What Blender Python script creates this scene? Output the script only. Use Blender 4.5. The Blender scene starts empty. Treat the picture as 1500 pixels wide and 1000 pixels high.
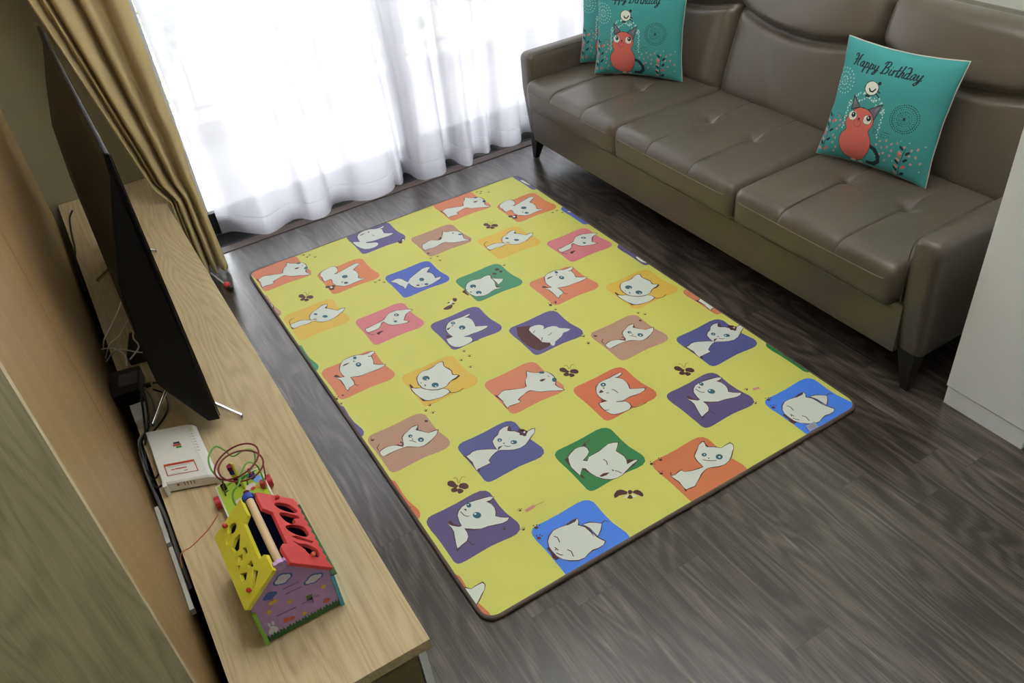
import bpy, bmesh, math, random
from math import sin, cos, pi, radians, exp, sqrt
from mathutils import Matrix, Vector
from mathutils.geometry import tessellate_polygon
try:
    import numpy as np
except ImportError:
    np = None

SC = bpy.context.scene
COL = SC.collection
rnd = random.Random(7)

# ------------------------------------------------------------------ helpers
def link(o, parent=None):
    COL.objects.link(o)
    if parent is not None:
        o.parent = parent
    return o

def tag(o, label=None, cat=None, group=None, kind=None):
    if label: o['label'] = label
    if cat: o['category'] = cat
    if group: o['group'] = group
    if kind: o['kind'] = kind
    return o

def empty(name, loc=(0, 0, 0), rz=0.0):
    o = bpy.data.objects.new(name, None)
    o.empty_display_size = 0.05
    o.location = loc
    o.rotation_euler = (0, 0, rz)
    return link(o)

def mesh_obj(name, verts, faces, mats, parent=None, smooth=False, fm=None):
    me = bpy.data.meshes.new(name)
    me.from_pydata([tuple(v) for v in verts], [], faces)
    if not isinstance(mats, (list, tuple)): mats = [mats]
    for m in mats: me.materials.append(m)
    if fm:
        for p, i in zip(me.polygons, fm): p.material_index = i
    if smooth:
        me.polygons.foreach_set('use_smooth', [True] * len(me.polygons))
    me.update()
    o = bpy.data.objects.new(name, me)
    return link(o, parent)

class MB:
    """collects shapes that belong to ONE part"""
    def __init__(s):
        s.v = []; s.f = []; s.m = []; s.sm = []
    def add(s, verts, faces, mi=0, smooth=False):
        b = len(s.v)
        s.v += [tuple(v) for v in verts]
        for f in faces:
            s.f.append(tuple(i + b for i in f)); s.m.append(mi); s.sm.append(smooth)
        return s
    def box(s, x0, x1, y0, y1, z0, z1, mi=0, bev=0.0, M=None):
        bm = bmesh.new()
        bmesh.ops.create_cube(bm, size=1.0)
        for v in bm.verts:
            v.co = Vector(((x0 + x1) / 2 + v.co.x * (x1 - x0), (y0 + y1) / 2 + v.co.y * (y1 - y0), (z0 + z1) / 2 + v.co.z * (z1 - z0)))
        if bev > 0:
            bmesh.ops.bevel(bm, geom=bm.edges[:], offset=bev, segments=2, affect='EDGES', profile=0.7)
        if M is not None: bm.transform(M)
        bm.verts.index_update()
        s.add([v.co.copy() for v in bm.verts], [[v.index for v in f.verts] for f in bm.faces], mi, False)
        bm.free()
        return s
    def tube(s, pts, r, n=8, mi=0, cap=True, closed=False):
        pts = [Vector(p) for p in pts]
        L = len(pts); rr = r if isinstance(r, (list, tuple)) else [r] * L
        vs = []; fs = []
        up = Vector((0, 0, 1)); prev = None
        for i, p in enumerate(pts):
            if closed: t = (pts[(i + 1) % L] - pts[(i - 1) % L])
            else: t = (pts[min(i + 1, L - 1)] - pts[max(i - 1, 0)])
            if t.length < 1e-9: t = Vector((0, 0, 1))
            t.normalize()
            if prev is None:
                a = t.cross(up)
                if a.length < 1e-3: a = t.cross(Vector((1, 0, 0)))
            else:
                a = prev - t * prev.dot(t)
                if a.length < 1e-4: a = t.cross(up)
            a.normalize(); b = t.cross(a); prev = a
            for k in range(n):
                an = 2 * pi * k / n
                vs.append(p + (a * cos(an) + b * sin(an)) * rr[i])
        m = L if closed else L - 1
        for i in range(m):
            j = (i + 1) % L
            for k in range(n):
                k2 = (k + 1) % n
                fs.append((i * n + k, i * n + k2, j * n + k2, j * n + k))
        s.add(vs, fs, mi, True)
        if cap and not closed:
            s.add(vs[:n], [tuple(reversed(range(n)))], mi, False); s.add(vs[-n:], [tuple(range(n))], mi, False)
        return s
    def cyl(s, p0, p1, r, n=16, mi=0, r1=None):
        return s.tube([p0, p1], [r, r if r1 is None else r1], n, mi)
    def sphere(s, c, r, mi=0, n=10, sc=(1, 1, 1)):
        vs = []; fs = []
        m = n // 2 + 2
        for i in range(m + 1):
            th = pi * i / m
            for k in range(n):
                ph = 2 * pi * k / n
                vs.append((c[0] + r * sc[0] * sin(th) * cos(ph), c[1] + r * sc[1] * sin(th) * sin(ph), c[2] + r * sc[2] * cos(th)))
        for i in range(m):
            for k in range(n):
                k2 = (k + 1) % n
                fs.append((i * n + k, (i + 1) * n + k, (i + 1) * n + k2, i * n + k2))
        return s.add(vs, fs, mi, True)
    def build(s, name, mats, parent=None, label=None):
        if not isinstance(mats, (list, tuple)): mats = [mats]
        me = bpy.data.meshes.new(name)
        me.from_pydata(s.v, [], s.f)
        for m in mats: me.materials.append(m)
        me.polygons.foreach_set('material_index', s.m)
        me.polygons.foreach_set('use_smooth', s.sm)
        me.update()
        o = bpy.data.objects.new(name, me)
        link(o, parent)
        if label: o['label'] = label
        return o

def recalc(o):
    bm = bmesh.new(); bm.from_mesh(o.data)
    bmesh.ops.remove_doubles(bm, verts=bm.verts[:], dist=1e-6)
    bmesh.ops.recalc_face_normals(bm, faces=bm.faces[:])
    bm.to_mesh(o.data); bm.free()
    return o

def catmull(pts, n=6, closed=False):
    P = [Vector(p) for p in pts]; L = len(P); out = []
    rng = range(L) if closed else range(L - 1)
    for i in rng:
        if closed: p0, p1, p2, p3 = P[i - 1], P[i], P[(i + 1) % L], P[(i + 2) % L]
        else: p0, p1, p2, p3 = P[max(i - 1, 0)], P[i], P[i + 1], P[min(i + 2, L - 1)]
        for k in range(n):
            t = k / n
            out.append(0.5 * ((2 * p1) + (p2 - p0) * t + (2 * p0 - 5 * p1 + 4 * p2 - p3) * t * t + (3 * p1 - p0 - 3 * p2 + p3) * t ** 3))
    if not closed: out.append(P[-1].copy())
    return out

def plate(outer, holes, thick, bev=0.0, M=None):
    """flat board with holes -> (verts, faces)"""
    cu = bpy.data.curves.new('tmp', 'CURVE')
    cu.dimensions = '2D'; cu.fill_mode = 'BOTH'
    cu.extrude = max(thick / 2 - bev, 0.0001); cu.bevel_depth = bev; cu.bevel_resolution = 1; cu.offset = -bev
    for poly in [outer] + list(holes):
        sp = cu.splines.new('POLY'); sp.points.add(len(poly) - 1)
        for p, q in zip(sp.points, poly): p.co = (q[0], q[1], 0, 1)
        sp.use_cyclic_u = True
    o = bpy.data.objects.new('tmp', cu); COL.objects.link(o)
    dg = bpy.context.evaluated_depsgraph_get()
    me = bpy.data.meshes.new_from_object(o.evaluated_get(dg))
    vs = [v.co.copy() for v in me.vertices]
    if M is not None: vs = [M @ v for v in vs]
    fs = [tuple(p.vertices) for p in me.polygons]
    bpy.data.objects.remove(o); bpy.data.curves.remove(cu); bpy.data.meshes.remove(me)
    return vs, fs

# ------------------------------------------------------------------ materials
def srgb(r, g, b):
    f = lambda c: (c / 255 / 12.92) if c / 255 <= 0.04045 else ((c / 255 + 0.055) / 1.055) ** 2.4
    return (f(r), f(g), f(b), 1)

class NT:
    def __init__(s, name):
        s.m = bpy.data.materials.new(name); s.m.use_nodes = True
        s.t = s.m.node_tree; s.t.nodes.clear()
        s.out = s.n('ShaderNodeOutputMaterial')
    def n(s, typ, **k):
        nd = s.t.nodes.new(typ)
        for a, b in k.items(): setattr(nd, a, b)
        return nd
    def l(s, a, b): s.t.links.new(a, b)
    def val(s, sock, v):
        if hasattr(v, 'is_linked') or isinstance(v, bpy.types.NodeSocket): s.l(v, sock)
        else: sock.default_value = v
    def math(s, op, a, b=0.0, c=None):
        nd = s.n('ShaderNodeMath', operation=op)
        s.val(nd.inputs[0], a); s.val(nd.inputs[1], b)
        if c is not None: s.val(nd.inputs[2], c)
        return nd.outputs[0]
    def mix(s, f, a, b, bt='MIX'):
        nd = s.n('ShaderNodeMix', data_type='RGBA', blend_type=bt)
        s.val(nd.inputs[0], f); s.val(nd.inputs[6], a); s.val(nd.inputs[7], b)
        return nd.outputs[2]
    def obj(s):
        return s.n('ShaderNodeTexCoord').outputs['Object']
    def mapping(s, vec, scale=(1, 1, 1), loc=(0, 0, 0), rot=(0, 0, 0)):
        nd = s.n('ShaderNodeMapping'); s.l(vec, nd.inputs[0])
        nd.inputs['Scale'].default_value = scale; nd.inputs['Location'].default_value = loc; nd.inputs['Rotation'].default_value = rot
        return nd.outputs[0]
    def noise(s, vec, scale, detail=3, rough=0.5, dist=0.0):
        nd = s.n('ShaderNodeTexNoise'); s.l(vec, nd.inputs['Vector'])
        nd.inputs['Scale'].default_value = scale; nd.inputs['Detail'].default_value = detail
        nd.inputs['Roughness'].default_value = rough; nd.inputs['Distortion'].default_value = dist
        return nd.outputs[0]
    def ramp(s, f, stops):
        nd = s.n('ShaderNodeValToRGB'); s.l(f, nd.inputs[0])
        e = nd.color_ramp.elements
        e[0].position, e[0].color = stops[0]; e[1].position, e[1].color = stops[1]
        for p, c in stops[2:]:
            k = e.new(p); k.color = c
        return nd.outputs[0]
    def bump(s, h, strength=0.3, dist=0.002):
        nd = s.n('ShaderNodeBump'); s.val(nd.inputs['Height'], h)
        nd.inputs['Strength'].default_value = strength; nd.inputs['Distance'].default_value = dist
        return nd.outputs[0]
    def pbr(s, col, rough=0.5, normal=None, metal=0.0, spec=0.5, coat=0.0, sheen=0.0, cior=1.5):
        b = s.n('ShaderNodeBsdfPrincipled')
        s.val(b.inputs['Base Color'], col); s.val(b.inputs['Roughness'], rough)
        b.inputs['Metallic'].default_value = metal; b.inputs['Specular IOR Level'].default_value = spec
        b.inputs['Coat Weight'].default_value = coat; b.inputs['Coat Roughness'].default_value = 0.22; b.inputs['Coat IOR'].default_value = cior; b.inputs['Sheen Weight'].default_value = sheen
        if normal is not None: s.l(normal, b.inputs['Normal'])
        if s.out.inputs[0].is_linked is False: s.l(b.outputs[0], s.out.inputs[0])
        return b

def simple(name, col, rough=0.5, metal=0.0, bumpsc=None, var=0.0, spec=0.5, coat=0.0):
    t = NT(name); c = col
    nrm = None
    if var > 0 or bumpsc:
        nz = t.noise(t.obj(), bumpsc or 20, 3)
        if var > 0:
            dk = tuple(x * (1 - var) for x in col[:3]) + (1,)
            lt = tuple(min(1, x * (1 + var)) for x in col[:3]) + (1,)
            c = t.mix(nz, dk, lt)
        nrm = t.bump(nz, 0.15, 0.001)
    t.pbr(c, rough, nrm, metal, spec, coat)
    return t.m

def oak(name, c_lo, c_hi, axis='y', rough=0.45, gs=1.0, bands=9.0):
    """light oak laminate: fine fibres plus arched cathedral figure along one axis"""
    t = NT(name); o = t.obj()
    rot = {'y': (0, 0, 0), 'z': (radians(90), 0, 0)}[axis]
    v = t.mapping(o, (1, 1, 1), rot=rot)
    st = t.mapping(v, (5.0 * gs, 0.55 * gs, 5.0 * gs))
    n1 = t.noise(st, 1.3, 2, 0.45, 0.3)
    cont = t.math('SINE', t.math('MULTIPLY', n1, bands * 30.0))
    cont = t.math('MULTIPLY_ADD', cont, 0.5, 0.5)
    cont = t.math('POWER', cont, 1.6)
    fib = t.noise(t.mapping(v, (300, 7, 300)), 1.0, 4, 0.7)
    fine = t.noise(t.mapping(v, (90, 1.6, 90)), 1.0, 2, 0.5)
    f = t.math('ADD', t.math('MULTIPLY', cont, 0.18), t.math('MULTIPLY', fib, 0.70))
    f = t.math('ADD', f, t.math('MULTIPLY', fine, 0.35))
    big = t.noise(v, 1.2, 1)
    f = t.math('ADD', f, t.math('MULTIPLY_ADD', big, 0.3, -0.28))
    c = t.mix(t.math('MINIMUM', t.math('MAXIMUM', f, 0.0), 1.0), c_hi, c_lo)
    t.pbr(c, rough, t.bump(fib, 0.12, 0.0006), spec=0.4)
    return t.m

def floor_mat():
    t = NT('floor_planks'); o = t.obj()
    sep = t.n('ShaderNodeSeparateXYZ'); t.l(o, sep.inputs[0])
    W, L = 0.119, 0.92
    xr = t.math('DIVIDE', t.math('SUBTRACT', sep.outputs[0], 0.311 - W * 6), W)
    row = t.math('FLOOR', xr); fx = t.math('FRACT', xr)
    wn = t.n('ShaderNodeTexWhiteNoise', noise_dimensions='1D'); t.l(t.math('ADD', row, 13.0), wn.inputs['W'])
    yr = t.math('ADD', t.math('DIVIDE', t.math('ADD', sep.outputs[1], 5.0), L), wn.outputs['Value'])
    colm = t.math('FLOOR', yr); fy = t.math('FRACT', yr)
    idc = t.n('ShaderNodeCombineXYZ'); t.l(row, idc.inputs[0]); t.l(colm, idc.inputs[1])
    wn2 = t.n('ShaderNodeTexWhiteNoise', noise_dimensions='3D'); t.l(idc.outputs[0], wn2.inputs['Vector'])
    pid = wn2.outputs['Value']
    # per plank shifted coordinates
    sh = t.n('ShaderNodeCombineXYZ')
    t.l(t.math('MULTIPLY_ADD', pid, 7.0, 0.0), sh.inputs[0]); t.l(t.math('MULTIPLY', pid, 31.0), sh.inputs[1]); t.l(t.math('MULTIPLY', pid, 5.0), sh.inputs[2])
    va = t.n('ShaderNodeVectorMath', operation='ADD'); t.l(o, va.inputs[0]); t.l(sh.outputs[0], va.inputs[1])
    v = va.outputs[0]
    n1 = t.noise(t.mapping(v, (6.0, 1.05, 6.0)), 1.0, 2, 0.45, 0.3)
    fig = t.math('MULTIPLY_ADD', t.math('SINE', t.math('MULTIPLY', n1, 80.0)), 0.5, 0.5)
    fib = t.noise(t.mapping(v, (210, 5.5, 210)), 1.0, 5, 0.72)
    mid = t.noise(t.mapping(v, (60, 2.4, 60)), 1.0, 4, 0.65, 0.5)
    f = t.math('ADD', t.math('MULTIPLY', fig, 0.22), t.math('MULTIPLY', fib, 0.95))
    f = t.math('ADD', f, t.math('MULTIPLY', mid, 0.62))
    f = t.math('ADD', f, t.math('MULTIPLY_ADD', pid, 0.15, -0.64))
    c = t.ramp(f, [(0.18, (0.026, 0.020, 0.016, 1)), (0.80, (0.225, 0.188, 0.162, 1)), (0.48, (0.094, 0.074, 0.062, 1))])
    # joints
    ex = t.math('MINIMUM', fx, t.math('SUBTRACT', 1.0, fx))
    ey = t.math('MINIMUM', fy, t.math('SUBTRACT', 1.0, fy))
    jx = t.math('LESS_THAN', ex, 0.010); jy = t.math('LESS_THAN', ey, 0.0013)
    c = t.mix(t.math('MULTIPLY', jx, 0.62), c, (0.025, 0.02, 0.017, 1))
    c = t.mix(t.math('MULTIPLY', jy, 0.55), c, (0.02, 0.016, 0.014, 1))
    h = t.math('SUBTRACT', t.math('MULTIPLY', fib, 0.5), t.math('MULTIPLY', t.math('MAXIMUM', jx, jy), 1.0))
    rg = t.math('MULTIPLY_ADD', fib, 0.14, 0.24)
    t.pbr(c, rg, t.bump(h, 0.18, 0.0007), spec=0.25, coat=1.0, cior=1.6)
    return t.m

def print_mat(name, col, show=0.20):
    """printed foam: embossed mesh with the pale mesh showing through the ink"""
    t = NT(name); o = t.obj()
    sep = t.n('ShaderNodeSeparateXYZ'); t.l(o, sep.inputs[0])
    gx = t.math('ABSOLUTE', t.math('SINE', t.math('MULTIPLY', sep.outputs[0], pi / 0.0042)))
    gy = t.math('ABSOLUTE', t.math('SINE', t.math('MULTIPLY', sep.outputs[1], pi / 0.0042)))
    g = t.math('MULTIPLY', t.math('POWER', gx, 0.6), t.math('POWER', gy, 0.6))
    pit = t.math('SUBTRACT', 1.0, g)
    nz = t.noise(o, 9, 2)
    c = t.mix(t.math('MULTIPLY', pit, show), col, (0.62, 0.62, 0.58, 1))
    c = t.mix(t.math('MULTIPLY', nz, show * .12), c, (0.55, 0.52, 0.42, 1))
    t.pbr(c, 0.42, t.bump(g, 0.45, 0.0005), spec=0.28)
    return t.m

def leather_mat():
    t = NT('taupe_leather'); o = t.obj()
    vo = t.n('ShaderNodeTexVoronoi'); t.l(o, vo.inputs['Vector']); vo.inputs['Scale'].default_value = 420
    nz = t.noise(o, 7, 4, 0.6); n2 = t.noise(o, 60, 3)
    c = t.mix(nz, (0.080, 0.065, 0.047, 1), (0.112, 0.092, 0.070, 1))
    h = t.math('ADD', t.math('MULTIPLY', vo.outputs['Distance'], 0.5), t.math('MULTIPLY', n2, 0.5))
    t.pbr(c, t.math('MULTIPLY_ADD', n2, 0.12, 0.27), t.bump(h, 0.10, 0.0008), spec=0.6)
    return t.m

def curtain_mat(name, col, transp, transl, rough=0.9, hem=None):
    t = NT(name); o = t.obj()
    wv = t.noise(t.mapping(o, (700, 700, 700)), 1.0, 1)
    d = t.n('ShaderNodeBsdfDiffuse'); d.inputs[0].default_value = col
    tl = t.n('ShaderNodeBsdfTranslucent'); tl.inputs[0].default_value = col
    m1 = t.n('ShaderNodeMixShader'); m1.inputs[0].default_value = transl
    t.l(d.outputs[0], m1.inputs[1]); t.l(tl.outputs[0], m1.inputs[2])
    if transp > 0:
        tr = t.n('ShaderNodeBsdfTransparent'); tr.inputs[0].default_value = (1, 1, 1, 1)
        m2 = t.n('ShaderNodeMixShader')
        f = t.math('MULTIPLY', t.math('MULTIPLY_ADD', wv, 0.3, 0.85), transp)
        if hem:
            sep = t.n('ShaderNodeSeparateXYZ'); t.l(o, sep.inputs[0])
            ih = t.math('LESS_THAN', sep.outputs[2], hem)
            f = t.math('MULTIPLY', f, t.math('MULTIPLY_ADD', ih, -0.75, 1.0))
        t.l(f, m2.inputs[0]); t.l(m1.outputs[0], m2.inputs[1]); t.l(tr.outputs[0], m2.inputs[2])
        t.l(m2.outputs[0], t.out.inputs[0])
    else:
        t.l(m1.outputs[0], t.out.inputs[0])
    return t.m

def glass_mat():
    t = NT('clear_glass')
    tr = t.n('ShaderNodeBsdfTransparent'); tr.inputs[0].default_value = (0.95, 0.97, 0.96, 1)
    gl = t.n('ShaderNodeBsdfGlossy'); gl.inputs['Roughness'].default_value = 0.02
    fr = t.n('ShaderNodeFresnel'); fr.inputs[0].default_value = 1.45
    m = t.n('ShaderNodeMixShader'); t.l(fr.outputs[0], m.inputs[0]); t.l(tr.outputs[0], m.inputs[1]); t.l(gl.outputs[0], m.inputs[2])
    t.l(m.outputs[0], t.out.inputs[0]); return t.m

def leaf_mat():
    t = NT('leaf'); o = t.obj(); nz = t.noise(o, 3, 2)
    c = t.mix(nz, (0.20, 0.26, 0.12, 1), (0.42, 0.48, 0.30, 1))
    t.pbr(c, 0.6); return t.m

M = {}
M['floor'] = floor_mat()
M['leather'] = leather_mat()
M['stitch'] = simple('stitch_thread', (0.24, 0.20, 0.14, 1), 0.7, bumpsc=500, var=0.3)
M['bench'] = oak('bench_oak', srgb(146, 124, 88), srgb(218, 200, 158), 'y', 0.42, 1.0, 5)
M['clad'] = oak('cladding_oak', srgb(130, 104, 66), srgb(172, 142, 96), 'z', 0.42, 0.8, 2)
M['cladend'] = oak('cladding_end_oak', srgb(132, 124, 96), srgb(216, 204, 166), 'z', 0.6, 1.2, 5)  # end face colour lightened in place of light from behind the camera
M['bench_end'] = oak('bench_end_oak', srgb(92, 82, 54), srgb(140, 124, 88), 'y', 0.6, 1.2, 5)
M['wall'] = simple('wall_paint', srgb(216, 218, 208), 0.8, bumpsc=60, var=0.02)
M['wall_backlit'] = simple('wall_paint_olive_backlit', srgb(140, 134, 108), 0.85, bumpsc=60, var=0.02)  # olive wall colour, darkened to carry the backlit shade of the window wall
M['ceil'] = simple('ceiling_paint', srgb(235, 235, 230), 0.9, bumpsc=60, var=0.02)
M['white_lam'] = simple('white_laminate', srgb(240, 243, 247), 0.4, bumpsc=3, var=0.02)
M['white_pl'] = simple('white_plastic', srgb(226, 226, 222), 0.35, bumpsc=80, var=0.02)
M['black_pl'] = simple('black_plastic', (0.012, 0.012, 0.013, 1), 0.38, bumpsc=90, var=0.1)
M['tv_back'] = simple('tv_housing', (0.0035, 0.0035, 0.0045, 1), 0.45, bumpsc=200, var=0.1, spec=0.22)
M['screen'] = simple('tv_screen', (0.006, 0.006, 0.007, 1), 0.12, bumpsc=5, var=0.05)
M['chrome'] = simple('chrome', (0.75, 0.75, 0.76, 1), 0.18, 1.0, bumpsc=5, var=0.02)
M['dark_metal'] = simple('dark_rail', (0.006, 0.007, 0.008, 1), 0.6, 0.0, bumpsc=40, var=0.1)
M['rail_edge'] = simple('grey_rail', (0.10, 0.10, 0.11, 1), 0.45, 0.5, bumpsc=40, var=0.1)
M['thresh'] = simple('threshold_wood', (0.13, 0.095, 0.085, 1), 0.38, bumpsc=30, var=0.25)
M['leg'] = simple('black_leg', (0.012, 0.011, 0.011, 1), 0.35, bumpsc=50, var=0.1)
M['binding'] = simple('brown_binding', (0.105, 0.072, 0.052, 1), 0.55, bumpsc=300, var=0.25)
M['foam'] = simple('foam_side', (0.30, 0.26, 0.20, 1), 0.8, bumpsc=100, var=0.1)
M['sheer'] = curtain_mat('sheer_voile', (0.640, 0.626, 0.690, 1), 0.075, 0.60, hem=0.095)
M['thread'] = simple('white_thread', (0.85, 0.85, 0.86, 1), 0.8, bumpsc=200, var=0.05)
M['beige'] = curtain_mat('beige_drape', srgb(206, 188, 142), 0.0, 0.22)
M['glass'] = glass_mat()
M['leafm'] = leaf_mat()
M['bark'] = simple('bark', (0.10, 0.07, 0.05, 1), 0.9, bumpsc=20, var=0.3)
M['frame_w'] = simple('door_frame_white', srgb(215, 216, 218), 0.4, bumpsc=40, var=0.02)
M['balc'] = simple('balcony_tile', srgb(205, 203, 200), 0.6, bumpsc=6, var=0.06)
M['render_w'] = simple('balcony_render', srgb(228, 226, 222), 0.8, bumpsc=10, var=0.04)
M['house'] = simple('facade_render', srgb(220, 210, 190), 0.8, bumpsc=3, var=0.05)
FILL, SKY, EXPO = 42.0, 8.6, 0.38
import json
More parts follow.
